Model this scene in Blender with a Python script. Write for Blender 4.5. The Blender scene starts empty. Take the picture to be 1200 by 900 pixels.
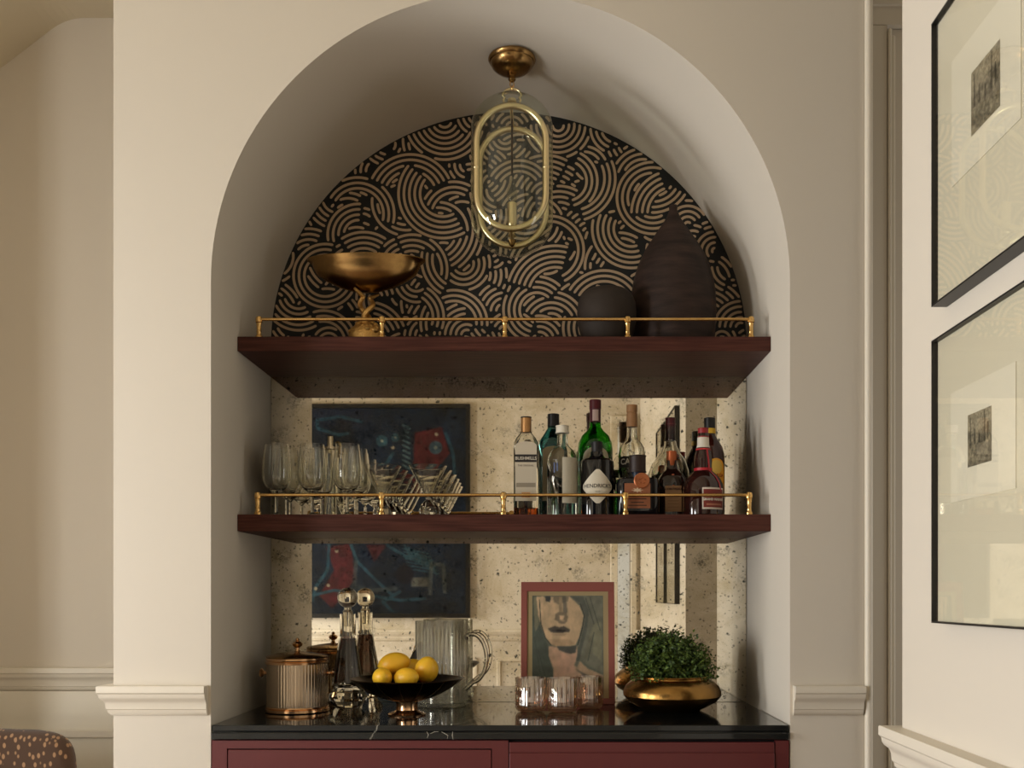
import bpy, math, random
import numpy as np
from mathutils import Vector

C = bpy.context.scene.collection
SC = bpy.context.scene
PI = math.pi

# ------------------------------------------------------------------ camera
F = 1174.0; PX, PY = 641.0, 697.0          # focal length and principal point (1200x900 frame)
CAMY, CAMZ = -3.366, 1.28
cam_d = bpy.data.cameras.new('camera'); cam = bpy.data.objects.new('camera', cam_d); C.objects.link(cam)
cam.location = (0, CAMY, CAMZ); cam.rotation_euler = (PI/2, 0, 0)
cam_d.sensor_width = 36; cam_d.lens = F/1200*36
cam_d.shift_x = -(PX-600)/1200; cam_d.shift_y = (PY-450)/1200
cam_d.clip_start = 0.02
SC.camera = cam
# ------------------------------------------------------------------ world, lights, exposure
w = bpy.data.worlds.new('sky'); SC.world = w; w.use_nodes = True
w.node_tree.nodes['Background'].inputs[0].default_value = (1.0, 0.95, 0.86, 1)
w.node_tree.nodes['Background'].inputs[1].default_value = 0.6
def area(name, loc, aim, sx, sy, power, col):
    d = bpy.data.lights.new(name, 'AREA'); d.shape = 'RECTANGLE'; d.size = sx; d.size_y = sy
    d.energy = power; d.color = col
    o = bpy.data.objects.new(name, d); C.objects.link(o); o.location = loc
    o.rotation_euler = (Vector(aim)-Vector(loc)).to_track_quat('-Z', 'Y').to_euler(); return o
area('window_daylight', (-3.22, -1.25, 1.30), (0, -1.25, 1.30), 0.60, 1.30, 72, (0.99, 1.0, 1.0))
area('rear_fill', (-3.22, -2.95, 1.30), (0, -2.95, 1.15), 0.7, 1.30, 90, (0.99, 1.0, 1.0))  # added fill for the room, set at an invented second window
area('passage_fill', (2.55, -1.05, 1.4), (0.8, -1.0, 1.3), 0.8, 1.6, 13, (1.0, 1.0, 0.97))  # added fill that brightens the passage; no source exists there
SC.view_settings.view_transform = 'Standard'
SC.view_settings.look = 'None'; SC.view_settings.gamma = 1; SC.view_settings.use_curve_mapping = False
SC.view_settings.exposure = -0.25
SC.cycles.max_bounces = 28; SC.cycles.transmission_bounces = 24; SC.cycles.glossy_bounces = 8
SC.cycles.diffuse_bounces = 5; SC.cycles.transparent_max_bounces = 24
SC.cycles.caustics_reflective = False; SC.cycles.caustics_refractive = False

# ------------------------------------------------------------------ helpers
def P(px, py, D):                            # point of the photographed place at distance D from the lens
    return ((px-PX)/F*D, D+CAMY, CAMZ+(PY-py)/F*D)
def lin(c):
    return tuple((x/12.92 if x <= 0.04045 else ((x+0.055)/1.055)**2.4) for x in [v/255 for v in c])
def tag(o, label=None, cat=None, group=None, kind=None):
    if label: o['label'] = label
    if cat: o['category'] = cat
    if group: o['group'] = group
    if kind: o['kind'] = kind
    return o
def thing(name, label, cat, loc=(0,0,0), rotz=0, group=None):
    o = bpy.data.objects.new(name, None); C.objects.link(o)
    o.empty_display_size = 0.05
    o.location = loc; o.rotation_euler = (0,0,rotz)
    return tag(o, label, cat, group)
def copy_tree(o, parent=None):
    c = o.copy(); C.objects.link(c)
    if parent: c.parent = parent
    for ch in list(o.children): copy_tree(ch, c)
    return c

class MB:
    def __init__(s): s.v = []; s.f = []; s.off = (0,0,0)
    def add(s, vs, fs):
        n = len(s.v); s.v += [tuple(p) for p in vs]; s.f += [tuple(i+n for i in f) for f in fs]; return s
    def box(s, x0, x1, y0, y1, z0, z1, b=0):
        if b <= 0:
            vs = [(x,y,z) for z in (z0,z1) for y in (y0,y1) for x in (x0,x1)]
            return s.add(vs, [(0,2,3,1),(4,5,7,6),(0,1,5,4),(2,6,7,3),(0,4,6,2),(1,3,7,5)])
        vs = []; idx = {}
        X = (x0,x1); Y = (y0,y1); Z = (z0,z1)
        for i in (0,1):
            for j in (0,1):
                for k in (0,1):
                    sx, sy, sz = (1-2*i), (1-2*j), (1-2*k)
                    for a in range(3):
                        p = [X[i]+sx*b, Y[j]+sy*b, Z[k]+sz*b]; p[a] = (X[i],Y[j],Z[k])[a]
                        idx[i,j,k,a] = len(vs); vs.append(tuple(p))
        fs = []
        for a in range(3):
            o1, o2 = [q for q in range(3) if q != a]
            for sd in (0,1):
                def key(u, v_):
                    t = [0,0,0]; t[a] = sd; t[o1] = u; t[o2] = v_; return idx[t[0],t[1],t[2],a]
                q = [key(0,0),key(1,0),key(1,1),key(0,1)]
                if (a == 1) ^ (sd == 0): q = q[::-1]
                fs.append(tuple(q))
        for a in range(3):      # edges along axis a
            o1, o2 = [q for q in range(3) if q != a]
            for u in (0,1):
                for v_ in (0,1):
                    def k2(e, face):
                        t = [0,0,0]; t[a] = e; t[o1] = u; t[o2] = v_; return idx[t[0],t[1],t[2],face]
                    fs.append((k2(0,o1),k2(1,o1),k2(1,o2),k2(0,o2)))
        for i in (0,1):
            for j in (0,1):
                for k in (0,1): fs.append((idx[i,j,k,0],idx[i,j,k,1],idx[i,j,k,2]))
        s.fix = True
        return s.add(vs, fs)
    def lathe(s, prof, n=32, sx=1, sy=1, p=2.0, o=(0,0,0), a0=0, a1=2*PI, flute=None):
        full = abs(a1-a0-2*PI) < 1e-6
        m = n if full else n+1
        vs = []; rows = []
        for (r, z) in prof:
            if r < 1e-6: rows.append([len(vs)]); vs.append((o[0], o[1], o[2]+z)); continue
            row = []
            for i in range(m):
                t = a0+(a1-a0)*i/n; c, q = math.cos(t), math.sin(t)
                rr = r
                if flute: rr = r*(1+flute[1]*abs(math.cos(t*flute[0]/2)))
                if p != 2.0:
                    e = 2/p
                    c = math.copysign(abs(c)**e, c); q = math.copysign(abs(q)**e, q)
                row.append(len(vs)); vs.append((o[0]+rr*sx*c, o[1]+rr*sy*q, o[2]+z))
            rows.append(row)
        fs = []
        for A, B in zip(rows, rows[1:]):
            if len(A) == 1 and len(B) == 1: continue
            for i in range(n):
                j = (i+1) % m if full else i+1
                if len(A) == 1: fs.append((A[0], B[j], B[i]))
                elif len(B) == 1: fs.append((A[i], A[j], B[0]))
                else: fs.append((A[i], A[j], B[j], B[i]))
        return s.add(vs, fs)
    def tube(s, pts, r, n=10, closed=False, cap=True):
        pts = [Vector(q) for q in pts]; N = len(pts)
        rs = r if isinstance(r, (list, tuple)) else [r]*N
        vs = []; up = None
        for i in range(N):
            a = pts[(i-1) % N] if (closed or i > 0) else pts[0]
            b = pts[(i+1) % N] if (closed or i < N-1) else pts[-1]
            t = (b-a).normalized()
            if up is None:
                up = Vector((0,0,1)) if abs(t.z) < 0.9 else Vector((0,1,0))
            u = t.cross(up)
            if u.length < 1e-5: u = t.orthogonal()
            u.normalize(); up = u.cross(t).normalized()
            for k in range(n):
                an = 2*PI*k/n
                vs.append(pts[i]+(u*math.cos(an)+up*math.sin(an))*rs[i])
        fs = []
        for i in range(N if closed else N-1):
            for k in range(n):
                a, b = i*n, ((i+1) % N)*n
                fs.append((a+k, a+(k+1) % n, b+(k+1) % n, b+k))
        if cap and not closed:
            fs.append(tuple(range(n))[::-1]); fs.append(tuple((N-1)*n+k for k in range(n)))
        return s.add(vs, fs)
    def sphere(s, c, r, n=24, m=14, sc=(1,1,1)):
        prof = [(math.sin(PI*i/m), -math.cos(PI*i/m)) for i in range(m+1)]
        prof[0] = (0,-1); prof[-1] = (0,1)
        t = MB().lathe(prof, n)
        return s.add([(c[0]+p[0]*r*sc[0], c[1]+p[1]*r*sc[1], c[2]+p[2]*r*sc[2]) for p in t.v], t.f)
    def xf(s, fn): s.v = [tuple(fn(p)) for p in s.v]; return s
    def build(s, name, m, parent=None, smooth=True, loc=None, ang=35):
        me = bpy.data.meshes.new(name); me.from_pydata(s.v, [], s.f)
        if getattr(s, 'fix', False):
            import bmesh
            bm = bmesh.new(); bm.from_mesh(me); bmesh.ops.recalc_face_normals(bm, faces=bm.faces); bm.to_mesh(me); bm.free()
        me.update()
        if smooth:
            me.polygons.foreach_set('use_smooth', [True]*len(me.polygons)); me.set_sharp_from_angle(angle=math.radians(ang))
        if m: me.materials.append(m)
        o = bpy.data.objects.new(name, me); C.objects.link(o)
        if parent: o.parent = parent
        if loc: o.location = loc
        return o

# ------------------------------------------------------------------ materials
def mat(name, col=(128,128,128), rough=0.5, metal=0, trans=0, ior=1.45, coat=0, spec=0.5, bump=None, var=None, alpha=1, sheen=0, bscale=None):
    m = bpy.data.materials.new(name); m.use_nodes = True; nt = m.node_tree; b = nt.nodes['Principled BSDF']
    c = lin(col)+(1,)
    b.inputs['Base Color'].default_value = c; b.inputs['Roughness'].default_value = rough
    b.inputs['Metallic'].default_value = metal; b.inputs['Transmission Weight'].default_value = trans
    b.inputs['IOR'].default_value = ior; b.inputs['Coat Weight'].default_value = coat
    b.inputs['Specular IOR Level'].default_value = spec; b.inputs['Sheen Weight'].default_value = sheen
    tc = None
    if bump or var:
        tc = nt.nodes.new('ShaderNodeTexCoord')
    if var:      # var = (scale, other colour, detail, stretch)
        mp = nt.nodes.new('ShaderNodeMapping'); mp.inputs['Scale'].default_value = var[3] if len(var) > 3 else (1,1,1)
        nz = nt.nodes.new('ShaderNodeTexNoise'); nz.inputs['Scale'].default_value = var[0]; nz.inputs['Detail'].default_value = var[2] if len(var) > 2 else 4
        mx = nt.nodes.new('ShaderNodeMix'); mx.data_type = 'RGBA'
        mr = nt.nodes.new('ShaderNodeMapRange'); mr.inputs[1].default_value = 0.35; mr.inputs[2].default_value = 0.65
        nt.links.new(tc.outputs['Object'], mp.inputs[0]); nt.links.new(mp.outputs[0], nz.inputs['Vector'])
        nt.links.new(nz.outputs[0], mr.inputs[0]); nt.links.new(mr.outputs[0], mx.inputs[0])
        mx.inputs[6].default_value = c; mx.inputs[7].default_value = lin(var[1])+(1,)
        nt.links.new(mx.outputs[2], b.inputs['Base Color'])
    if bump:     # bump = (scale, strength, distance)
        nz = nt.nodes.new('ShaderNodeTexNoise'); nz.inputs['Scale'].default_value = bump[0]; nz.inputs['Detail'].default_value = 5
        mp = nt.nodes.new('ShaderNodeMapping'); mp.inputs['Scale'].default_value = bscale or (1,1,1)
        bp = nt.nodes.new('ShaderNodeBump'); bp.inputs['Strength'].default_value = bump[1]; bp.inputs['Distance'].default_value = bump[2]
        nt.links.new(tc.outputs['Object'], mp.inputs[0]); nt.links.new(mp.outputs[0], nz.inputs['Vector'])
        nt.links.new(nz.outputs[0], bp.inputs['Height']); nt.links.new(bp.outputs[0], b.inputs['Normal'])
    return m
def thin_glass(name, col, rough=0.0, gl=1.0, f0=0.04):   # thin pane: fresnel mix of clear and glossy
    m = bpy.data.materials.new(name); m.use_nodes = True; nt = m.node_tree; nt.nodes.clear()
    out = nt.nodes.new('ShaderNodeOutputMaterial'); mx = nt.nodes.new('ShaderNodeMixShader')
    tr = nt.nodes.new('ShaderNodeBsdfTransparent'); gs = nt.nodes.new('ShaderNodeBsdfGlossy')
    ge = nt.nodes.new('ShaderNodeNewGeometry'); dt = nt.nodes.new('ShaderNodeVectorMath'); dt.operation = 'DOT_PRODUCT'
    nt.links.new(ge.outputs['Normal'], dt.inputs[0]); nt.links.new(ge.outputs['Incoming'], dt.inputs[1])
    def mm(op, a, b_):
        q = nt.nodes.new('ShaderNodeMath'); q.operation = op
        for i_, v_ in enumerate((a, b_)):
            if isinstance(v_, (int, float)): q.inputs[i_].default_value = v_
            elif v_ is not None: nt.links.new(v_, q.inputs[i_])
        return q.outputs[0]
    sch = mm('ADD', mm('MULTIPLY', mm('POWER', mm('SUBTRACT', 1.0, mm('ABSOLUTE', dt.outputs['Value'], None)), 5.0), 1-f0), f0)
    tr.inputs[0].default_value = lin(col)+(1,); gs.inputs['Roughness'].default_value = rough
    gs.inputs[0].default_value = (gl,gl,gl,1)
    nt.links.new(sch, mx.inputs[0]); nt.links.new(tr.outputs[0], mx.inputs[1]); nt.links.new(gs.outputs[0], mx.inputs[2])
    nt.links.new(mx.outputs[0], out.inputs[0]); return m
def attr_mat(name, rough=0.7, spec=0.2):
    m = bpy.data.materials.new(name); m.use_nodes = True; nt = m.node_tree; b = nt.nodes['Principled BSDF']
    a = nt.nodes.new('ShaderNodeAttribute'); a.attribute_name = 'paint'
    nt.links.new(a.outputs['Color'], b.inputs['Base Color']); b.inputs['Roughness'].default_value = rough; b.inputs['Specular IOR Level'].default_value = spec; return m

M = {}
M['wall'] = mat('wall_paint', (213,204,189), 0.75, bump=(60,0.08,0.002))
M['trim'] = mat('trim_paint', (222,213,196), 0.45)
M['ceiling'] = mat('ceiling_paint', (205,194,170), 0.85)
M['floor'] = mat('oak_floor', (128,102,78), 0.4, var=(3,(104,82,60),6,(1,12,1)))
M['walnut'] = mat('dark_walnut', (86,51,42), 0.50, var=(9,(62,34,29),7,(0.7,14,14)), spec=0.15)
M['brass'] = mat('satin_brass', (232,192,126), 0.24, 1, var=(20,(214,170,102),3))
M['pale_brass'] = mat('pale_brass', (242,224,178), 0.28, 1)
M['bronze'] = mat('aged_bronze', (172,138,88), 0.25, 1, var=(14,(130,100,62),4))
M['darkbronze'] = mat('dark_bronze', (62,42,24), 0.3, 1, var=(10,(40,28,18),4))
M['copper'] = mat('polished_copper', (218,176,134), 0.17, 1)
M['gilt'] = mat('gilt_cast', (220,176,106), 0.35, 1, bump=(180,0.9,0.004))
M['clay'] = mat('black_clay', (38,29,25), 0.6, spec=.3, bump=(30,0.25,0.004), bscale=(1,1,6), var=(8,(62,46,40),4,(1,1,5)))
M['clay2'] = mat('charcoal_clay', (52,44,38), 0.68, spec=.3, bump=(40,0.3,0.004))
M['glass'] = mat('clear_glass', (250,250,246), 0.0, 0, 1, 1.47)
M['stone'] = mat('black_stone', (22,25,25), 0.07, spec=0.6)
M['burgundy'] = mat('burgundy_paint', (96,41,41), 0.42, bump=(90,0.05,0.001))
M['paper'] = mat('paper_white', (226,220,200), 0.8)
M['black'] = mat('black_satin', (16,15,15), 0.35)
M['ink'] = mat('black_ink', (28,26,26), 0.7)
M['printtan'] = mat('wallpaper_line', (190,163,132), 0.6)
M['printdark'] = mat('wallpaper_ground', (11,13,14), 0.6)
M['gapblack'] = mat('shadow_gap', (14,10,10), 0.9)

# stone veins
nt = M['stone'].node_tree; b = nt.nodes['Principled BSDF']
tc = nt.nodes.new('ShaderNodeTexCoord'); n1 = nt.nodes.new('ShaderNodeTexNoise'); n1.inputs['Scale'].default_value = 1.8; n1.inputs['Detail'].default_value = 6; n1.inputs['Distortion'].default_value = 1.2
r1 = nt.nodes.new('ShaderNodeValToRGB'); r1.color_ramp.elements[0].position = 0.497; r1.color_ramp.elements[0].color = (0,0,0,1)
r1.color_ramp.elements[1].position = 0.503; r1.color_ramp.elements[1].color = (0,0,0,1)
e = r1.color_ramp.elements.new(0.50); e.color = (1,1,1,1)
n2 = nt.nodes.new('ShaderNodeTexNoise'); n2.inputs['Scale'].default_value = 3.2
r2 = nt.nodes.new('ShaderNodeMapRange'); r2.inputs[1].default_value = 0.52; r2.inputs[2].default_value = 0.66
mu = nt.nodes.new('ShaderNodeMath'); mu.operation = 'MULTIPLY'
mx = nt.nodes.new('ShaderNodeMix'); mx.data_type = 'RGBA'; mx.inputs[6].default_value = lin((20,23,24))+(1,); mx.inputs[7].default_value = lin((190,186,172))+(1,)
L = nt.links.new
L(tc.outputs['Object'], n1.inputs['Vector']); L(tc.outputs['Object'], n2.inputs['Vector'])
L(n1.outputs[0], r1.inputs[0]); L(n2.outputs[0], r2.inputs[0]); L(r1.outputs[0], mu.inputs[0]); L(r2.outputs[0], mu.inputs[1])
L(mu.outputs[0], mx.inputs[0]); L(mx.outputs[2], b.inputs['Base Color'])

# antique mirror
am = bpy.data.materials.new('antique_mirror'); am.use_nodes = True; nt = am.node_tree; L = nt.links.new
b = nt.nodes['Principled BSDF']; b.inputs['Metallic'].default_value = 1
tc = nt.nodes.new('ShaderNodeTexCoord')
def noise(sc, det=4, dist=0, rough=0.5):
    n = nt.nodes.new('ShaderNodeTexNoise'); n.inputs['Scale'].default_value = sc; n.inputs['Detail'].default_value = det
    n.inputs['Distortion'].default_value = dist; n.inputs['Roughness'].default_value = rough
    L(tc.outputs['Object'], n.inputs['Vector']); return n.outputs[0]
def mrange(x, a, b_, c=0, d=1):
    r = nt.nodes.new('ShaderNodeMapRange'); r.inputs[1].default_value = a; r.inputs[2].default_value = b_
    r.inputs[3].default_value = c; r.inputs[4].default_value = d; L(x, r.inputs[0]); return r.outputs[0]
def math2(op, x, y):
    r = nt.nodes.new('ShaderNodeMath'); r.operation = op
    for i, q in enumerate((x, y)):
        if isinstance(q, (int, float)): r.inputs[i].default_value = q
        else: L(q, r.inputs[i])
    return r.outputs[0]
def vor(sc):
    n = nt.nodes.new('ShaderNodeTexVoronoi'); n.inputs['Scale'].default_value = sc
    ad = nt.nodes.new('ShaderNodeVectorMath'); ad.operation = 'ADD'
    nn = nt.nodes.new('ShaderNodeTexNoise'); nn.inputs['Scale'].default_value = 60; nn.inputs['Detail'].default_value = 4
    ml = nt.nodes.new('ShaderNodeVectorMath'); ml.operation = 'SCALE'; ml.inputs['Scale'].default_value = 0.022
    L(tc.outputs['Object'], nn.inputs['Vector']); L(nn.outputs['Color'], ml.inputs[0])
    L(tc.outputs['Object'], ad.inputs[0]); L(ml.outputs[0], ad.inputs[1]); L(ad.outputs[0], n.inputs['Vector'])
    return n
v1 = vor(34); s1 = mrange(v1.outputs['Distance'], 0.22, 0.10)
sep = nt.nodes.new('ShaderNodeSeparateColor'); L(v1.outputs['Color'], sep.inputs[0]); s1 = math2('MULTIPLY', s1, mrange(sep.outputs[0], 0.62, 0.68))
v2 = vor(12); s2 = mrange(v2.outputs['Distance'], 0.52, 0.18)
sep2 = nt.nodes.new('ShaderNodeSeparateColor'); L(v2.outputs['Color'], sep2.inputs[0]); s2 = math2('MULTIPLY', s2, mrange(sep2.outputs[1], 0.38, 0.5))
v3 = vor(85); sep3 = nt.nodes.new('ShaderNodeSeparateColor'); L(v3.outputs['Color'], sep3.inputs[0])
s3 = math2('MULTIPLY', mrange(v3.outputs['Distance'], 0.34, 0.18), mrange(sep3.outputs[0], 0.55, 0.62))
s1 = math2('MAXIMUM', s1, math2('MULTIPLY', s3, 0.7))
s2 = math2('MULTIPLY', s2, mrange(noise(110, 5, 0, 0.75), 0.44, 0.60))
spots = math2('MAXIMUM', s1, math2('MAXIMUM', math2('MULTIPLY', s2, 0.8), math2('MULTIPLY', mrange(noise(160, 3, 0, 0.6), 0.62, 0.70), 0.6)))
cloud = mrange(noise(7, 6, 0.5, 0.7), 0.42, 0.66)
mx = nt.nodes.new('ShaderNodeMix'); mx.data_type = 'RGBA'
mx.inputs[6].default_value = lin((252,245,228))+(1,); mx.inputs[7].default_value = lin((226,214,186))+(1,); L(cloud, mx.inputs[0])
mx2 = nt.nodes.new('ShaderNodeMix'); mx2.data_type = 'RGBA'; mx2.inputs[7].default_value = lin((44,54,58))+(1,)
L(mx.outputs[2], mx2.inputs[6]); L(math2('MULTIPLY', spots, 0.92), mx2.inputs[0]); L(mx2.outputs[2], b.inputs['Base Color'])
L(math2('ADD', math2('MULTIPLY', spots, 0.06), 0.010), b.inputs['Roughness'])
df = nt.nodes.new('ShaderNodeBsdfDiffuse'); ms = nt.nodes.new('ShaderNodeMixShader')
mx3 = nt.nodes.new('ShaderNodeMix'); mx3.data_type = 'RGBA'; mx3.inputs[6].default_value = lin((206,190,152))+(1,); mx3.inputs[7].default_value = lin((30,34,34))+(1,)
L(spots, mx3.inputs[0]); L(mx3.outputs[2], df.inputs[0])
L(math2('ADD', math2('MULTIPLY', cloud, 0.04), 0.015), ms.inputs[0]); L(b.outputs[0], ms.inputs[1]); L(df.outputs[0], ms.inputs[2])
L(ms.outputs[0], nt.nodes['Material Output'].inputs[0])
M['mirror'] = am

# dotted chair fabric
fm = mat('dotted_fabric', (84,54,38), 0.9, sheen=0.2, bump=(300,0.4,0.002)); nt = fm.node_tree; L = nt.links.new; b = nt.nodes['Principled BSDF']
tc = nt.nodes.new('ShaderNodeTexCoord'); mp = nt.nodes.new('ShaderNodeMapping'); mp.inputs['Scale'].default_value = (1.35,1,.8)
v = nt.nodes.new('ShaderNodeTexVoronoi'); v.inputs['Scale'].default_value = 50; v.inputs['Randomness'].default_value = 0.55
L(tc.outputs['Object'], mp.inputs[0]); L(mp.outputs[0], v.inputs['Vector'])
r = nt.nodes.new('ShaderNodeMapRange'); r.inputs[1].default_value = 0.36; r.inputs[2].default_value = 0.26; L(v.outputs['Distance'], r.inputs[0])
mx = nt.nodes.new('ShaderNodeMix'); mx.data_type = 'RGBA'; mx.inputs[6].default_value = lin((76,54,38))+(1,); mx.inputs[7].default_value = lin((160,124,90))+(1,)
L(r.outputs[0], mx.inputs[0]); L(mx.outputs[2], b.inputs['Base Color']); M['fabric'] = fm

# ------------------------------------------------------------------ room shell
XL, XR = -0.928, 0.671           # niche sides
XM = (XL+XR)/2; R = (XR-XL)/2
YF = -0.60; ZC = 2.145; ZCB = 2.114
CEIL = 3.27; WL = -3.2; YO = -3.834; XPL = -1.197; XPR = 0.875; YLW = 0.09; XW = 0.669; YC = -1.48; XE = 2.6
def S(name, mb, m, smooth=False, parent=None):
    o = mb.build(name, m, parent, smooth=smooth)
    if not parent: o['kind'] = 'structure'
    return o
S('floor', MB().box(WL-0.1, XE+0.1, YO-0.1, YLW+0.1, -0.1, 0), M['floor'])
# ceiling: flat over the niche, coving down in a slope to the left
prof = [(XE+0.1, CEIL), (-1.60, CEIL)]
for i in range(1, 6):
    t = i/6; prof.append((-1.60-0.13*t, CEIL-0.055*t*t))
prof += [(-2.64, 2.515), (WL-0.1, 2.515)]
mb = MB(); n = len(prof)
for yy in (YO-0.1, YLW+0.1):
    mb.add([(x, yy, z) for x, z in prof]+[(x, yy, CEIL+0.15) for x, z in prof], [])
mb.f += [(i, i+1, 2*n+i+1, 2*n+i) for i in range(n-1)]
mb.f += [(n+i, 3*n+i, 3*n+i+1, n+i+1) for i in range(n-1)]
S('ceiling', mb, M['ceiling'])

# niche wall (wall_back): piers and spandrel with the arch cut out, and the soffit lining
NA = 72
arcF = [(XM-R*math.cos(PI*i/NA), ZC+R*math.sin(PI*i/NA)) for i in range(NA+1)]
RB = R*1.0
arcB = [(XM-RB*math.cos(PI*i/NA), ZCB+RB*math.sin(PI*i/NA)*0.985) for i in range(NA+1)]
mb = MB()
mb.add([(XPL,YLW+0.1,0),(XPL,YF,0),(XL,YF,0),(XL,YF,CEIL),(XPL,YF,CEIL),(XPL,YLW+0.1,CEIL)], [(0,1,4,5),(1,2,3,4)])
mb.add([(XR,YF,0),(XPR,YF,0),(XPR,YF,CEIL),(XR,YF,CEIL),(XPR,YLW+0.1,0),(XPR,YLW+0.1,CEIL)], [(0,1,2,3),(1,4,5,2)])
for (x0,z0),(x1,z1) in zip(arcF, arcF[1:]):
    mb.add([(x0,YF,z0),(x1,YF,z1),(x1,YF,CEIL),(x0,YF,CEIL)], [(0,1,2,3)])
S('wall_back', mb, M['wall'])
mb = MB()
pf = [(XL,0)]+arcF+[(XR,0)]; pb = [(XL,0)]+arcB+[(XR,0)]
ns = 6; rows = []
rb = 0.006
for k in range(ns+1):
    t = k/ns
    rows.append([((a[0]*(1-t)+c[0]*t), YF+(0-YF)*t, (a[1]*(1-t)+c[1]*t)) for a, c in zip(pf, pb)])
for rw in rows: mb.v += rw
m_ = len(pf)
for k in range(ns):
    for i in range(m_-1): mb.f.append((k*m_+i, (k+1)*m_+i, (k+1)*m_+i+1, k*m_+i+1))
o = S('wall_niche_lining', mb, M['wall'], smooth=True)
S('wall_niche_back', MB().box(XL-0.1, XR+0.1, 0.0, 0.05, 0, CEIL), M['wall'])
# left recess wall, left wall with a window and an added fill opening, opposite wall, right wall with picture, passage
S('wall_recess', MB().box(WL-0.1, XPL, YLW, YLW+0.1, 0, CEIL), M['wall'])
S('recess_light_fin', MB().box(-2.22, -2.10, -0.69, YLW, 0, CEIL), M['wall'])  # unseen fin, added to keep the window light off the recess
mb = MB()
wins = [(-1.58, -0.92), (-3.33, -2.57)]; z0w, z1w = 0.60, 2.0  # second opening is invented to go with the rear fill
ys = [YO-0.1, wins[1][0], wins[1][1], wins[0][0], wins[0][1], YLW+0.1]
for i in range(5):
    if i in (1,3):
        mb.box(WL-0.1, WL, ys[i], ys[i+1], 0, z0w); mb.box(WL-0.1, WL, ys[i], ys[i+1], z1w, CEIL)
    else: mb.box(WL-0.1, WL, ys[i], ys[i+1], 0, CEIL)
S('wall_left', mb, M['wall'])
for k, (a, c) in enumerate(wins):
    wo = bpy.data.objects.new('window_%d' % (k+1), None); C.objects.link(wo); wo['kind'] = 'structure'; wo.location = (WL, (a+c)/2, z0w)
    h = (c-a)/2; H = z1w-z0w
    fr = MB(); fr.box(-0.03, 0.02, -h-0.06, -h+0.02, -0.06, H+0.06); fr.box(-0.03, 0.02, h-0.02, h+0.06, -0.06, H+0.06)
    fr.box(-0.03, 0.02, -h+0.02, h-0.02, H-0.02, H+0.06); fr.box(-0.03, 0.04, -h+0.02, h-0.02, -0.06, 0.02)
    fr.build('window_frame', M['trim'], wo, False)
    MB().box(-0.015, 0.01, -0.012, 0.012, 0.02, H-0.02).build('glazing_bar', M['trim'], wo, False)
    MB().box(-0.015, 0.01, -h+0.02, -0.012, H*0.5-0.012, H*0.5+0.012).build('glazing_bar', M['trim'], wo, False)
    MB().box(-0.015, 0.01, 0.012, h-0.02, H*0.5-0.012, H*0.5+0.012).build('glazing_bar', M['trim'], wo, False)
# opposite wall (seen in the mirror)
mb = MB()
mb.box(WL-0.1, 0.505, YO-0.1, YO, 0, CEIL); mb.box(0.505, 0.60, YO-0.1, YO, 0, 0.5); mb.box(0.505, 0.60, YO-0.1, YO, 2.5, CEIL)
mb.box(0.60, XE+0.1, YO-0.1, YO, 0, CEIL)
S('wall_front', mb, M['wall'])
mb = MB().box(0.455, 0.505, YO, YO+0.03, 0.5, 2.5, 0.004); mb.box(0.60, 0.64, YO, YO+0.03, 0.5, 2.5, 0.004); mb.box(0.455,0.64,YO,YO+0.03,2.5,2.56,0.004)
S('trim_1', mb, M['trim'])
S('wall_right', MB().box(XW, XW+0.16, YO, YC, 0, CEIL), M['wall'])
S('wall_passage', MB().box(XE, XE+0.1, YO-0.1, YLW+0.1, 0, CEIL), M['wall'])

# chair rail
RAILP = [(0,0),(.033,0),(.034,-.003),(.034,-.018),(.030,-.022),(.029,-.030),(.026,-.036),(.019,-.042),(.016,-.050),(.015,-.064),(.012,-.067),(.011,-.074),(.004,-.082),(0,-.083)]
def sweep(path, profile, side=1):
    P2 = [Vector(p) for p in path]; N = len(P2); mb = MB(); offs = []
    for i in range(N):
        d = []
        if i > 0: d.append((P2[i]-P2[i-1]).normalized())
        if i < N-1: d.append((P2[i+1]-P2[i]).normalized())
        ns_ = [Vector((-q.y, q.x))*side for q in d]
        if len(ns_) == 1: offs.append(ns_[0])
        else:
            s_ = ns_[0]+ns_[1]; offs.append(s_/(1+ns_[0].dot(ns_[1])))
    m = len(profile)
    for i in range(N):
        mb.v += [(P2[i].x+offs[i].x*d, P2[i].y+offs[i].y*d, z) for d, z in profile]
    for i in range(N-1):
        for j in range(m-1):
            q = (i*m+j, i*m+j+1, (i+1)*m+j+1, (i+1)*m+j); mb.f.append(q if side > 0 else q[::-1])
    mb.f.append(tuple(range(m))); mb.f.append(tuple((N-1)*m+j for j in range(m))[::-1]); mb.fix = True
    return mb
rz = 1.030
pr = [(d, rz+z) for d, z in RAILP]
S('trim_2', sweep([(-2.10,-0.69),(-2.10,YLW),(XPL,YLW),(XPL,YF),(XL-0.008,YF)], pr, -1), M['trim'], True)
S('trim_3', sweep([(XR+0.008,YF),(XPR-0.004,YF)], pr, -1), M['trim'], True)
S('trim_4', sweep([(XW+0.12,YC),(XW,YC),(XW,YO)], pr, -1), M['trim'], True)
S('trim_5', sweep([(0.45,YO),(WL,YO)], pr, -1), M['trim'], True)
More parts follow.
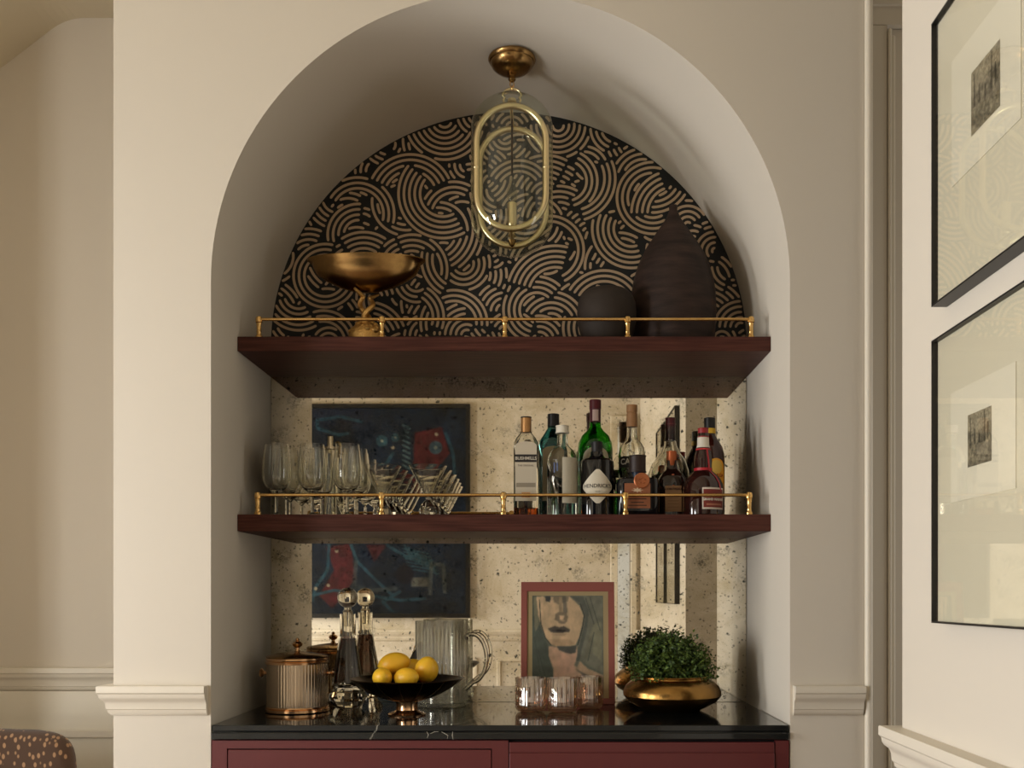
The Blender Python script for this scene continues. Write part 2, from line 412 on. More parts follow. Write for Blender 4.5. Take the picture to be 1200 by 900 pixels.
# panel mouldings below the rail
def panel(name, x0, x1, z0, z1, y, ny):
    mb = MB(); t = 0.028; d = 0.012
    for (a,b_,c,e) in ((x0,x1,z1-t,z1),(x0,x1,z0,z0+t),(x0,x0+t,z0+t,z1-t),(x1-t,x1,z0+t,z1-t)):
        mb.box(a, b_, min(y,y+ny*d), max(y,y+ny*d), c, e, 0.004)
    return S(name, mb, M['trim'])
S('wall_wainscot', MB().box(-2.10, XPL, YLW-0.006, YLW-0.0002, 0.86, 0.948).box(-2.10, XPL, YLW-0.003, YLW-0.0002, 0, 0.86), mat('wainscot_paint', (232,224,206), 0.5))
panel('trim_6', -2.04, -1.26, 0.2, 0.815, YLW-0.003, -1)
panel('trim_7', -0.36, 0.38, 0.2, 0.83, YO, 1)
panel('trim_8', -1.85, -0.50, 0.2, 0.83, YO, 1)
S('baseboard_left', MB().box(WL, WL+0.02, YO, YLW, 0, 0.15, 0.003), M['trim'])
S('baseboard_front', MB().box(WL+0.02, XW, YO, YO+0.02, 0, 0.15, 0.003), M['trim'])
# right side of the pier: bead, architrave and tall panelled door in the passage
S('trim_9', MB().tube([(XPR+0.012, YF-0.004, 0), (XPR+0.012, YF-0.004, CEIL)], 0.011, 12).box(XPR+0.001, XPR+0.022, YF, YF+0.2, 0, CEIL), M['trim'], True)
dr = bpy.data.objects.new('door_1', None); C.objects.link(dr); dr['kind'] = 'structure'; dr.location = (0.899, -0.47, 0)
x1 = 1.70-0.899
MB().box(0.0, 0.034, 0, 0.04, 0.01, 2.985, 0.003).build('door_frame', M['wall'], dr, False)
MB().box(0.036, 0.086, 0.006, 0.04, 0.01, 2.93).build('stile', M['wall'], dr, False)
MB().box(x1-0.1, x1, 0.006, 0.04, 0.01, 2.93).build('stile', M['wall'], dr, False)
MB().box(0.036, x1, 0.006, 0.04, 2.932, 2.985).build('top_rail', M['wall'], dr, False)
MB().box(0.089, 0.099, 0, 0.04, 0.1, 2.92, 0.003).box(0.101, 0.113, 0.012, 0.04, 0.1, 2.905, 0.003).build('moulding', M['trim'], dr, False)
MB().box(0.086, x1-0.1, 0.028, 0.04, 0.01, 2.93).build('door_panel', M['wall'], dr, False)
S('wall_doorway', MB().box(0.897, XE, -0.43, -0.33, 0, CEIL).box(0.897, XE, -0.475, -0.43, 2.985, CEIL).box(1.71, XE, -0.475, -0.43, 0, 2.985), M['wall'])

# ------------------------------------------------------------------ mirror and wallpaper
mp_ = MB().box(XL+0.003, XR-0.003, -0.006, -0.0005, 0.921, 2.012).build('antique_mirror', M['mirror'], None, False)
tag(mp_, 'foxed antique mirror panel lining the back of the niche between counter and upper shelf', 'mirror')
wp = MB()
pts = [(x, z) for x, z in arcB if z > 2.055]
pts = [(XL+0.001, 2.0545)]+[(XM+(x-XM)*0.999, z-0.001) for x, z in arcB]+[(XR-0.001, 2.0545)]
wp.v = [(x, -0.0015, z) for x, z in pts]+[(x, -0.0002, z) for x, z in pts]; n = len(pts)
wp.f = [tuple(range(n)), tuple(range(n, 2*n))[::-1]]+[(i, n+i, n+(i+1) % n, (i+1) % n) for i in range(n)]; wp.fix = True
wallp = wp.build('wallpaper', M['printdark'], None, False)
tag(wallp, 'black wallpaper printed with overlapping tan concentric arcs on the arch back', 'wallpaper')

# printed arcs: sectors (cx, cy, outer radius, rings, start, end) on the wallpaper, pixels of 2.87 mm
DB = 3.364; KP = DB/F; PER = 6.3
rng = random.Random(11)
sect = []
for gy in range(110, 420, 30):
    for gx in range(310, 900, 34):
        a = rng.choice((0,60,120,180,240,300))+rng.uniform(-20,20)
        sect.append((gx+rng.uniform(-9,9), gy+rng.uniform(-9,9), rng.choice((34,40,46)), rng.choice((5,6,7)), a, a+rng.uniform(130,220)))
hand = [
 # left bottom
 (350,345,42,5,195,300),(318,300,32,3,-70,40),(362,304,36,4,65,140),(395,232,36,4,190,255),(362,262,26,4,60,130),
 (400,300,58,6,185,235),(426,318,46,5,55,125),(425,262,18,3,40,140),(420,275,36,4,85,200),(381,323,37,3,75,330),(379,402,38,3,15,165),(385,402,18,3,30,150),
 (432,398,44,4,20,80),(452,352,26,5,160,260),
 # middle left
 (419,251,43,3,-15,150),(408,256,30,5,60,170),(418,290,30,4,60,150),
 (456,160,34,4,195,260),(440,200,30,4,120,190),(521,141,46,8,170,345),(560,134,24,5,130,240),
 (481,231,50,4,25,155),(470,240,24,5,90,160),(505,215,26,5,170,240),(476,236,40,4,145,300),(474,262,13,3,200,340),
 (514,271,34,5,0,110),(505,268,62,6,-75,30),(532,252,39,3,60,200),(519,227,52,5,140,300),
 (543,309,31,4,215,380),(483,316,41,4,-30,115),(540,304,46,3,168,240),(488,329,25,3,200,335),
 (480,372,40,3,-20,60),(500,394,26,3,100,180),
 (560,250,40,4,-60,10),(591,365,41,7,60,180),(547,393,38,6,60,180),(532,379,39,3,-5,195),(600,395,30,4,30,150),
 (578,300,26,4,250,330),(560,322,40,5,-30,15),
 # under and around the lantern
 (592,160,40,6,200,330),(600,150,26,4,20,160),(640,232,50,7,60,160),(565,206,34,4,-60,60),(585,222,34,7,60,270),(608,226,38,3,35,150),(630,262,30,4,-60,90),
 (615,240,40,4,250,330),(655,262,44,7,60,170),
 (654,147,38,7,175,370),(690,150,20,3,-60,60),(671,209,50,3,-75,25),(664,212,36,3,-75,65),(650,232,40,7,50,140),
 (651,345,57,5,75,165),(644,293,40,2,-65,110),(640,296,25,4,178,362),(646,284,16,3,10,120),
 (688,272,30,5,100,170),(676,290,42,4,-40,20),(700,300,20,3,-50,20),
 (708,364,47,3,35,150),(712,372,28,3,60,160),(700,384,40,4,160,205),
 (646,382,40,8,5,170),(629,363,39,4,45,255),(632,400,30,4,20,100),
 # right
 (700,185,30,3,215,330),(722,150,30,3,180,250),(715,140,24,3,-40,40),(745,165,34,3,200,260),
 (740,268,46,5,150,290),(754,211,37,3,80,215),(776,236,20,2,40,165),(790,250,50,4,110,180),(765,232,42,4,60,300),(765,205,44,4,238,330),
 (768,262,20,5,200,300),(792,262,30,3,150,200),(806,264,29,5,30,170),(812,284,20,3,60,140),
 (858,312,30,3,180,250),(838,294,35,6,85,225),(828,330,40,3,10,60),
 (826,378,50,6,10,115),(868,384,31,5,60,180),(846,398,16,3,0,180)]
hand.sort(key=lambda q: (0 if q[3] >= 6 else 1, q[2]))
sect += hand
Rb_px = RB/KP
def inside(x, y):      # inside the back arch, in the same pixels
    X = (x-PX)*KP; Z = CAMZ+(PY-y)*KP
    if Z < 2.056: return False
    if Z <= ZCB: return XL+0.004 < X < XR-0.004
    return ((X-XM)/(RB-0.004))**2+((Z-ZCB)/(RB*0.985-0.004))**2 < 1
def insector(x, y, s, pad):
    cx, cy, r, n_, a0, a1 = s
    dx, dy = x-cx, cy-y; d = math.hypot(dx, dy)
    if d > r+pad or d < r-(n_-1)*PER-pad: return False
    a = (math.degrees(math.atan2(dy, dx))-a0) % 360
    ex = math.degrees(pad*0.8/max(d, 1))
    return a <= (a1-a0)+ex or a >= 360-ex
pr_mb = MB(); HW = 1.55
for i, s in enumerate(sect):
    cx, cy, r, n_, a0, a1 = s
    near = [t for t in sect[i+1:] if math.hypot(t[0]-cx, t[1]-cy) < r+t[2]+6]
    for k in range(n_):
        rr = r-k*PER
        if rr < 3: break
        nst = max(6, int(rr*math.radians(a1-a0)/1.6)); run = []
        def flush():
            if len(run) >= 4:
                base = len(pr_mb.v)
                for j, (an) in enumerate(run):
                    hw = HW*(0.55 if j in (0, len(run)-1) else 1)
                    for q in (rr-hw, rr+hw):
                        x_, y_ = cx+q*math.cos(an), cy-q*math.sin(an)
                        pr_mb.v.append(((x_-PX)*KP, -0.0020, CAMZ+(PY-y_)*KP))
                for j in range(len(run)-1):
                    pr_mb.f.append((base+2*j, base+2*j+1, base+2*j+3, base+2*j+2))
        for j in range(nst+1):
            an = math.radians(a0+(a1-a0)*j/nst); x_, y_ = cx+rr*math.cos(an), cy-rr*math.sin(an)
            ok = inside(x_, y_) and not any(insector(x_, y_, t, 3.4) for t in near)
            if ok: run.append(an)
            else: flush(); run = []
        flush()
po = pr_mb.build('printed_arc', M['printtan'], wallp, False); po['kind'] = 'stuff'; po['label'] = 'tan concentric arc lines printed on black paper'

# ------------------------------------------------------------------ cabinet and countertop
cab = thing('base_cabinet', 'burgundy painted base cabinet under the black stone countertop', 'cabinet', (XM, -0.3, 0))
def cb(mb, name, m, par=cab, sm=False):
    mb.xf(lambda p: (p[0]-XM, p[1]+0.3, p[2])); return mb.build(name, m, par, sm)
zt = 0.880
xa = (576-PX)/F*2.766; xb = (597-PX)/F*2.766; xc = (907-PX)/F*2.766; xl = (267-PX)/F*2.766
cb(MB().box(XL+0.004, XR-0.004, -0.59, -0.01, 0.08, zt-0.002), 'carcass', M['gapblack'])
for a_, b_ in ((XL+0.004, xl-0.0015), (xa+0.0015, xb-0.003), (xc+0.003, XR-0.004)):
    cb(MB().box(a_, b_, YF-0.004, -0.59, 0.0, zt-0.002), 'stile', M['burgundy'])
for a_, b_ in ((0.856, zt-0.002), (0.08, 0.12)):
    cb(MB().box(xl-0.0014, xa+0.0014, YF-0.004, -0.59, a_, b_), 'rail', M['burgundy'])
cb(MB().box(xl+0.001, xa-0.001, YF-0.003, -0.59, 0.66, 0.8525, 0.001), 'drawer', M['burgundy'])
cb(MB().box(xl+0.001, xa-0.001, YF-0.003, -0.59, 0.124, 0.657, 0.001), 'door', M['burgundy'])
cb(MB().box(xb, xc, YF-0.006, -0.59, 0.845, 0.8735, 0.001).box(xb, xc, YF-0.010, YF-0.001, 0.66, 0.8447, 0.002), 'drawer', M['burgundy'])
cb(MB().box(xb, xc, YF-0.008, -0.59, 0.08, 0.657, 0.001), 'door', M['burgundy'])
ct = MB().box(XL+0.0035, XR-0.0035, YF-0.002, -0.0065, 0.903, 0.920, 0.002).box(XL+0.0035, XR-0.0035, YF-0.010, -0.0065, 0.8805, 0.9005, 0.003).box(XL+0.0045, XR-0.0045, YF+0.004, -0.0065, 0.9004, 0.9031)
tag(ct.build('countertop', M['stone'], None), 'polished black stone countertop with faint pale veins across the niche', 'countertop')
ctop = bpy.data.objects['countertop']
def front_pt(px_, py_): q = P(px_, py_, 2.755); return (q[0], YF-0.0103, q[2])
def top_pt(px_, py_):
    D_ = .36*F/(py_-PY); q = P(px_, py_, D_); return (q[0], q[1], .9202)
def ribbon(pts, up, wd, name):
    mb = MB(); pts = [Vector(q) for q in pts]
    for i, q in enumerate(pts):
        d_ = (pts[min(i+1,len(pts)-1)]-pts[max(i-1,0)]).normalized(); u_ = d_.cross(Vector(up)).normalized()*wd*(.4 if i in (0,len(pts)-1) else 1)
        mb.v += [q+u_, q-u_]
    mb.f = [(2*i,2*i+1,2*i+3,2*i+2) for i in range(len(pts)-1)]
    return mb.build(name, veinm, ctop, False)
veinm = mat('pale_vein', (150,146,134), .15)
ribbon([front_pt(*q) for q in ((500,857.5),(502,861),(500.5,865))], (0,1,0), .0012, 'vein')
ribbon([front_pt(*q) for q in ((504,860),(509,857.6),(514,857.4))], (0,1,0), .001, 'vein')
ribbon([front_pt(*q) for q in ((517,857.6),(520,859),(525,862),(524,866))], (0,1,0), .001, 'vein')
ribbon([front_pt(*q) for q in ((530.5,857.4),(530,862),(531,867))], (0,1,0), .0014, 'vein')
ribbon([top_pt(*q) for q in ((531,849),(545,846),(560,841),(572,835),(578,832))], (0,0,1), .0016, 'vein')
ribbon([top_pt(*q) for q in ((440,848),(443,840),(448,833),(446,828))], (0,0,1), .001, 'vein')
# ------------------------------------------------------------------ shelves and gallery rails
def shelf(z0, z1, label):
    o = MB().box(XL+0.0008, XR-0.0008, -0.366, -0.0062, z0, z1, 0.0012).build('floating_shelf', M['walnut'], None, False)
    return tag(o, label, 'shelf', 'walnut shelves in the arched niche')
ZS1, ZS2 = 2.0535, 1.521
shelf(2.010, ZS1, 'upper dark walnut shelf carrying the bronze compote and black vases')
shelf(1.470, ZS2, 'lower dark walnut shelf carrying the glasses and bottles')
def gallery(z, posts, label, hb):
    D = 3.025; y = D+CAMY
    g = thing('gallery_rail', label, 'rail', ((posts[0]-PX)/F*D, y, z), 0, 'brass gallery rails')
    x0 = g.location[0]
    xs = [(p-PX)/F*D-x0 for p in posts]
    MB().tube([(xs[0]-0.002,0,hb), (xs[-1]+0.002,0,hb)], 0.0050, 12).build('rail', M['brass'], g)
    for x in xs:
        MB().lathe([(0,0),(.0082,0),(.0082,.007),(.0060,.010),(.0052,.018),(.0062,.021),(.0052,.024),(.0056,.040),(.0068,.046),(.0056,.050),(.0078,hb-.009),(.0080,hb),(.0064,hb+.007),(.003,hb+.0095),(0,hb+.010)], 16, 1.3, 1.3).build('post', M['brass'], g).location = (x,0,0)
gallery(ZS1, (303.5,447.5,591.5,735.5,880), 'brass gallery rail along the front of the upper shelf', 0.058)
gallery(ZS2, (302,447,590,733,878), 'brass gallery rail along the front of the lower shelf', 0.060)

# ------------------------------------------------------------------ lettering
FONT = {}
def text_mb(s, size, bold=0.0, align='CENTER', sp=1.0, shear=0):
    cu = bpy.data.curves.new('t', 'FONT'); cu.body = s; cu.size = size; cu.align_x = align; cu.align_y = 'CENTER'
    cu.offset = bold; cu.space_character = sp; cu.resolution_u = 3; cu.shear = shear
    o = bpy.data.objects.new('t', cu); C.objects.link(o)
    bpy.context.view_layer.update()
    me = bpy.data.meshes.new_from_object(o.evaluated_get(bpy.context.evaluated_depsgraph_get()))
    mb = MB(); mb.v = [tuple(v.co) for v in me.vertices]; mb.f = [tuple(p.vertices) for p in me.polygons]
    bpy.data.objects.remove(o); bpy.data.curves.remove(cu); bpy.data.meshes.remove(me); return mb
def on_cyl(mb, r, z, a0=0.0, lift=0.0008):     # wrap flat text (x right, y up) on a round bottle, centre turned by a0 (radians, + to the right)
    R_ = r+lift
    return mb.xf(lambda p: (R_*math.sin(p[0]/R_+a0), -R_*math.cos(p[0]/R_+a0), z+p[1]))
def on_flat(mb, y, z, x=0.0): return mb.xf(lambda p: (x+p[0], y, z+p[1]))
def patch(r, z0, z1, a0, half, lift=0.0005, n=14):   # round label patch
    R_ = r+lift; mb = MB()
    for z in (z0, z1):
        mb.v += [(R_*math.sin(a0-half+2*half*i/n), -R_*math.cos(a0-half+2*half*i/n), z) for i in range(n+1)]
    mb.f = [(i, i+1, n+2+i, n+1+i) for i in range(n)]; return mb
def poly_flat(pts, y, z, x=0.0):
    mb = MB(); mb.v = [(x+p[0], y, z+p[1]) for p in pts]; mb.f = [tuple(range(len(pts)))]; return mb
def poly_cyl(pts, r, z, a0=0.0, lift=0.0006):
    # fan of thin vertical strips so the outline follows the curve
    xs = sorted(p[0] for p in pts); x0, x1 = xs[0], xs[-1]; N = 24; mb = MB()
    def span(x):
        hit = []
        for i in range(len(pts)):
            a, b_ = pts[i], pts[(i+1) % len(pts)]
            if (a[0]-x)*(b_[0]-x) <= 0 and a[0] != b_[0]:
                t = (x-a[0])/(b_[0]-a[0]); hit.append(a[1]+t*(b_[1]-a[1]))
        return (min(hit), max(hit)) if hit else (0, 0)
    R_ = r+lift
    for i in range(N+1):
        x = x0+(x1-x0)*min(max(i/N, 1e-4), 1-1e-4); lo, hi = span(x)
        mb.v += [(R_*math.sin(x/R_+a0), -R_*math.cos(x/R_+a0), z+lo), (R_*math.sin(x/R_+a0), -R_*math.cos(x/R_+a0), z+hi)]
    mb.f = [(2*i, 2*i+2, 2*i+3, 2*i+1) for i in range(N)]; return mb

# ------------------------------------------------------------------ bottles
LM = {}
def cm(c, rough=0.55, metal=0):
    k = (c, rough, metal)
    if k not in LM: LM[k] = mat('label_colour', c, rough, metal)
    return LM[k]
G_green = mat('green_glass', (96,190,84), 0.0, 0, 1, 1.47); G_teal = mat('teal_glass', (120,185,190), 0.0, 0, 1, 1.47)
G_black = mat('near_black_glass', (14,14,16), 0.06, coat=0.5); G_brown = mat('dark_brown_glass', (40,20,12), 0.06, coat=0.5)
G_red = mat('dark_red_brown_glass', (52,18,12), 0.06, coat=0.5); G_wine = mat('cognac_glass', (44,20,16), 0.06, coat=0.5)
LQ_whiskey = mat('whiskey', (190,90,30), 0.0, 0, 1, 1.36); LQ_dark = mat('dark_spirit', (60,20,8), 0.05, 0, 0.6, 1.36)
def bottle(label, px, D, prof, glass, hollow=True, sx=1, sy=1, p=2.0, n=40, wall=0.0028, flute=None):
    x, y, _ = P(px, 600, D)
    t = thing('bottle', label, 'bottle', (x, y, ZS2), 0, 'liquor bottles on the lower shelf')
    pr_ = [(0, 0.0005)]+list(prof)
    if hollow:
        inner = [(max(r-wall, 0.002), max(z, 0.006)) for r, z in prof if z > 0.004][::-1]
        pr_ += inner+[(0, 0.006)]
    else: pr_ += [(0, prof[-1][1])]
    MB().lathe(pr_, n, sx, sy, p, flute=flute).build('glass_body', glass, t)
    return t
def cap(t, r, z0, z1, m, n=28, top=0.001, lip=None):
    pf_ = [(0,z0),(r,z0),(r,z1-top),(r-top,z1),(0,z1)]
    if lip: pf_ = [(0,z0),(r,z0),(r,z0+lip),(r*0.93,z0+lip+0.001),(r*0.93,z1-lip),(r,z1-lip+0.001),(r,z1-top),(r-top,z1),(0,z1)]
    return MB().lathe(pf_, n).build('cap', m, t)
def H(py, D): return CAMZ+(PY-py)/F*D-ZS2
def W(px, D): return px/F*D

# 1 whiskey, square shouldered, clear, cream label
D = 3.12; hw = W(14.5, D)
t = bottle('clear rectangular whiskey bottle with gold cap and cream label, leftmost bottle of the row', 616.5, D,
   [(hw*.92,0),(hw,.004),(hw,H(524,D)),(hw*.97,H(519,D)),(hw*.80,H(514,D)),(hw*.52,H(509,D)),(hw*.42,H(505,D)),(hw*.40,H(497,D))], M['glass'], sy=0.72, p=4.5)
cap(t, W(6.2,D), H(507,D), H(490,D), cm((196,148,96),0.35,0.6))
MB().lathe([(W(5.9,D),H(490.2,D)),(W(6.3,D),H(490,D)),(W(6.3,D),H(488.8,D)),(0,H(488.7,D))],24).build('cap_top', cm((40,34,30)), t)
yl = -hw*0.72-0.0006; hl = hw*0.86
zb, zt_ = H(588,D), H(524,D)
arch = [(-hl,zb),(hl,zb),(hl,zt_)]+[(hl*math.cos(a),zt_+hl*0.42*math.sin(a)) for a in np.linspace(0.15,PI-0.15,10)]+[(-hl,zt_)]
lb = poly_flat(arch, yl, 0).build('label', cm((206,196,176)), t, False)
poly_flat([(-hl,H(543,D)),(hl,H(543,D)),(hl,H(534,D)),(-hl,H(534,D))], yl-.0003, 0).build('name_band', cm((38,34,34)), lb, False)
on_flat(text_mb('BUSHMILLS', .0135, .0003), yl-.0006, H(538.6,D)).build('lettering', cm((214,206,190)), lb, False)
on_flat(text_mb('THE ORIGINAL', .0075, .0001), yl-.0003, H(547,D)).build('lettering', cm((96,84,74)), lb, False)
poly_flat([(-hl*.9,H(572,D)),(hl*.9,H(572,D)),(hl*.9,H(567,D)),(-hl*.9,H(567,D))], yl-.0003, 0).build('label_band', cm((150,140,122)), lb, False)
poly_flat([(-hl*.4,H(584,D)),(hl*.4,H(584,D)),(hl*.4,H(578,D)),(-hl*.4,H(578,D))], yl-.0003, 0).build('label_band', cm((204,150,96)), lb, False)
MB().lathe([(0,.0068),(hw-.0036,.0068),(hw-.0036,.028),(0,.028)],40,1,.71,4.5).build('liquid', LQ_whiskey, t)

# 2 teal gin
D = 3.24; hw = W(17.5, D)
t = bottle('teal blue glass gin bottle with a black cap behind the white capped bottle', 648.5, D,
   [(hw*.92,0),(hw,.004),(hw,H(523,D)),(hw*.92,H(517,D)),(hw*.62,H(509,D)),(hw*.38,H(502,D)),(hw*.35,H(496,D))], G_teal, sy=0.7, p=4)
cap(t, W(7,D), H(500,D), H(485.5,D), cm((22,20,22),0.3))
hl = hw*.72; yl = -hw*.7-.0006
poly_flat([(-hl,H(588,D)),(hl,H(588,D)),(hl,H(530,D))]+[(hl*math.cos(a),H(530,D)+hl*.45*math.sin(a)) for a in np.linspace(.2,PI-.2,8)]+[(-hl,H(530,D))], yl, 0).build('label', cm((196,184,150)), t, False)

# 3 vodka, clear round, white cap
D = 3.09; hw = W(18, D)
t = bottle('clear round vodka bottle with a white cap and frosted side panel', 659, D,
   [(hw*.9,0),(hw,.004),(hw,H(541,D)),(hw*.93,H(535,D)),(hw*.72,H(528,D)),(hw*.42,H(523,D)),(hw*.34,H(519,D)),(hw*.33,H(506,D))], M['glass'])
cap(t, W(8,D), H(508,D), H(499,D), cm((222,216,200),0.4), lip=.004)
MB().lathe([(W(5.2,D),H(524,D)),(W(6.4,D),H(508,D)),(W(6.4,D),H(507,D))],24).build('neck_band', M['glass'], t)
lb = patch(hw, H(591,D), H(538,D), 0.60, 0.62).build('label', cm((196,190,172),0.6), t)
on_cyl(text_mb('\u2588', .02), hw, H(552,D), -0.75) if False else None
for k, a in enumerate((-.55,-.35)):
    patch(hw, H(556-k*2,D), H(544,D), a, 0.05, .0007).build('label_mark', cm((70,84,120)), t)

# 4 green wine-shaped bottle
D = 3.24; hw = W(20.5, D)
t = bottle('tall green bottle with a dark red foil neck behind the black apothecary bottle', 697.5, D,
   [(hw*.9,0),(hw,.004),(hw,H(527,D)),(hw*.95,H(519,D)),(hw*.78,H(511,D)),(hw*.50,H(505.5,D)),(hw*.34,H(501,D)),(hw*.31,H(494,D)),(hw*.31,H(474,D))], G_green)
cap(t, W(7,D), H(479.5,D), H(469,D), cm((92,26,34),0.4))
MB().lathe([(W(6.6,D),H(495,D)),(W(6.6,D),H(479.5,D))],24).build('foil', cm((84,30,40),0.4), t)
lb = patch(W(6.6,D), H(494,D), H(481,D), 0.0, 0.55).build('neck_label', cm((196,170,160)), t)
poly_cyl([(math.cos(a)*W(17,D), math.sin(a)*W(14,D)) for a in np.linspace(0,2*PI,28,endpoint=False)], hw, H(540,D)).build('label', cm((206,196,170)), t)

# 5 black apothecary gin with diamond label
D = 3.095; hw = W(20, D)
t = bottle('squat black apothecary gin bottle with a cream diamond label', 699.5, D,
   [(hw*.94,0),(hw,.004),(hw,H(545,D)),(hw*.97,H(541,D)),(hw*.82,H(538.5,D)),(hw*.50,H(537,D)),(hw*.38,H(534,D)),(hw*.36,H(530,D))], G_black, hollow=False)
cap(t, W(6.5,D), H(534,D), H(518,D), cm((26,23,24),0.45))
q = W(20.5,D); dm = []
for sx_, sz_ in ((1,0),(0,1),(-1,0),(0,-1)):
    for e_ in (-.10,.10):
        vx, vz = sx_, sz_; ox, oz = (-sz_, sx_)
        dm.append(((vx*(1-.10)+ox*e_)*q*1.06, (vz*(1-.06)+oz*e_)*q*1.02))
lb = poly_cyl(dm, hw, H(572,D)).build('label', cm((212,204,184)), t)
on_cyl(text_mb("HENDRICK'S", .0165, .0002), hw, H(571.5,D), 0, .0012).build('lettering', cm((52,48,46)), lb, False)
on_cyl(text_mb("G I N", .006, .0001), hw, H(578,D), 0, .0012).build('lettering', cm((90,84,78)), lb, False)

# 6 clear tequila with wooden cork, black band reading CA
D = 3.20; hw = W(15.5, D)
t = bottle('clear bottle with a tall wooden stopper and black band reading CA', 740.5, D,
   [(hw*.9,0),(hw,.004),(hw,H(533,D)),(hw*.93,H(525,D)),(hw*.75,H(520,D)),(hw*.50,H(516,D)),(hw*.40,H(511,D)),(hw*.37,H(499,D))], M['glass'])
MB().lathe([(0,H(500.5,D)),(W(6.4,D),H(500.5,D)),(W(6.4,D),H(485,D)),(W(5.8,D),H(484.4,D)),(W(5.8,D),H(483.6,D)),(W(6.4,D),H(483,D)),(W(6.4,D),H(475,D)),(0,H(474,D))],28).build('stopper', mat('cork_wood',(176,132,88),.6,var=(60,(150,108,70),3,(1,1,.2))), t)
lb = patch(hw, H(549.5,D), H(536.5,D), 0, 1.5).build('label', cm((26,26,28)), t)
on_cyl(text_mb('CA', .026, .0006), hw, H(542.8,D), -0.62, .0012).build('lettering', cm((206,204,196)), lb, False)

# 7 dark squat bottle with round medallion
D = 3.085; hw = W(25, D)
t = bottle('wide squat black bottle with a copper medallion on the shoulder', 747, D,
   [(hw*.95,0),(hw,.004),(hw,H(567,D)),(hw*.96,H(562.5,D)),(hw*.84,H(561,D)),(hw*.34,H(559.5,D)),(hw*.27,H(556,D)),(hw*.26,H(552,D))], mat('blue_black_glass',(14,15,20),.06,coat=.5), hollow=False, sy=0.62, p=4)
cap(t, W(10.5,D), H(554,D), H(534,D), cm((44,28,22),0.5), lip=.004)
yl = -hw*.62-.0006
xo = -W(1.5,D); qx = W(15,D)
lb = poly_flat([(-qx,H(597,D)),(qx,H(597,D)),(qx,H(568,D)),(-qx,H(568,D))], yl, 0, xo).build('label', cm((146,88,56)), t, False)
for zz, ww in ((586,.7),(590,.5),(593.5,.72)):
    poly_flat([(-qx*ww,H(zz+.7,D)),(qx*ww,H(zz+.7,D)),(qx*ww,H(zz-.5,D)),(-qx*ww,H(zz-.5,D))], yl-.0003, 0, xo).build('label_rule', cm((66,38,26)), lb, False)
star = []
for k in range(16):
    rr_ = W(5.5,D) if k % 2 == 0 else W(2.4,D); a = 2*PI*k/16; star.append((rr_*1.35*math.cos(a), rr_*.62*math.sin(a)))
poly_flat(star, yl-.0003, H(576,D), xo).build('emblem', cm((206,180,150)), lb, False)
md = MB().lathe([(0,0),(W(9,D),0),(W(9.2,D),.002),(W(8,D),.004),(W(7,D),.0032),(0,.0032)],28)
for k in range(5):
    a = 2*PI*k/5+.3; md.sphere((math.cos(a)*W(3.2,D), math.sin(a)*W(3.2,D), .0036), W(1.7,D), 10, 6, (1,.55,.4))
md.xf(lambda p: (p[0]+W(3.5,D), yl-p[2], p[1]+H(565,D))).build('medallion', mat('copper_seal',(168,100,62),.4,.5), t)
MB().lathe([(0,H(559,D)),(W(7,D),H(560,D)),(W(7,D),H(553,D)),(0,H(553,D))],24).build('neck_ring', cm((34,44,62),0.2), t)

# 8 clear bell bottle with dark red cap
D = 3.295; hw = W(22.5, D)
t = bottle('clear bell shouldered bottle with a tall dark red cap', 785.5, D,
   [(hw*.9,0),(hw,.004),(hw,H(562,D)),(hw*.97,H(552,D)),(hw*.80,H(540,D)),(hw*.52,H(531,D)),(hw*.34,H(522,D)),(hw*.27,H(513,D)),(hw*.26,H(500,D))], M['glass'])
cap(t, W(6.3,D), H(517,D), H(490,D), cm((88,22,32),0.35), lip=.003)
MB().lathe([(W(6.6,D),H(498,D)),(W(6.6,D),H(497,D))],24).build('cap_ring', cm((120,50,54),.3), t)

# 9 brown square bottle with copper cap and ribbon
D = 3.185; hw = W(17, D)
t = bottle('dark brown square bottle with an orange copper cap and tan label', 787, D,
   [(hw*.92,0),(hw,.004),(hw,H(568,D)),(hw*.92,H(561,D)),(hw*.72,H(556,D)),(hw*.42,H(551,D)),(hw*.34,H(545,D)),(hw*.33,H(540,D))], G_brown, hollow=False, p=4)
cap(t, W(6.2,D), H(546,D), H(529,D), mat('copper_cap',(196,108,66),.35,.55))
MB().lathe([(W(6.0,D),H(552,D)),(W(5.4,D),H(546,D))],24).build('neck_foil', cm((170,92,56),.35,.5), t)
poly_flat([(-.0035,H(571,D)),(.0035,H(571,D)),(.0035,H(557,D)),(-.0035,H(557,D))], 0, 0).xf(lambda p: (p[0], -hw*1.004-.0004 if p[2] < H(566,D) else -hw*.80, p[2])).build('ribbon', cm((188,100,60),.4), t)
qx = W(9.5,D)
lb = poly_flat([(-qx,H(601,D)),(qx,H(601,D)),(qx,H(571,D)),(-qx,H(571,D))], -hw-.0008, 0).build('label', cm((182,142,104)), t, False)
on_flat(text_mb('COINTREAU', .0092, .0005), -hw-.0012, H(575,D)).build('lettering', cm((70,26,18)), lb, False)
for k in range(5):
    zz = 581+k*3.6; poly_flat([(-qx*.7,H(zz+.5,D)),(qx*.7,H(zz+.5,D)),(qx*.7,H(zz,D)),(-qx*.7,H(zz,D))], -hw-.0012, 0).build('label_rule', cm((140,98,68)), lb, False)

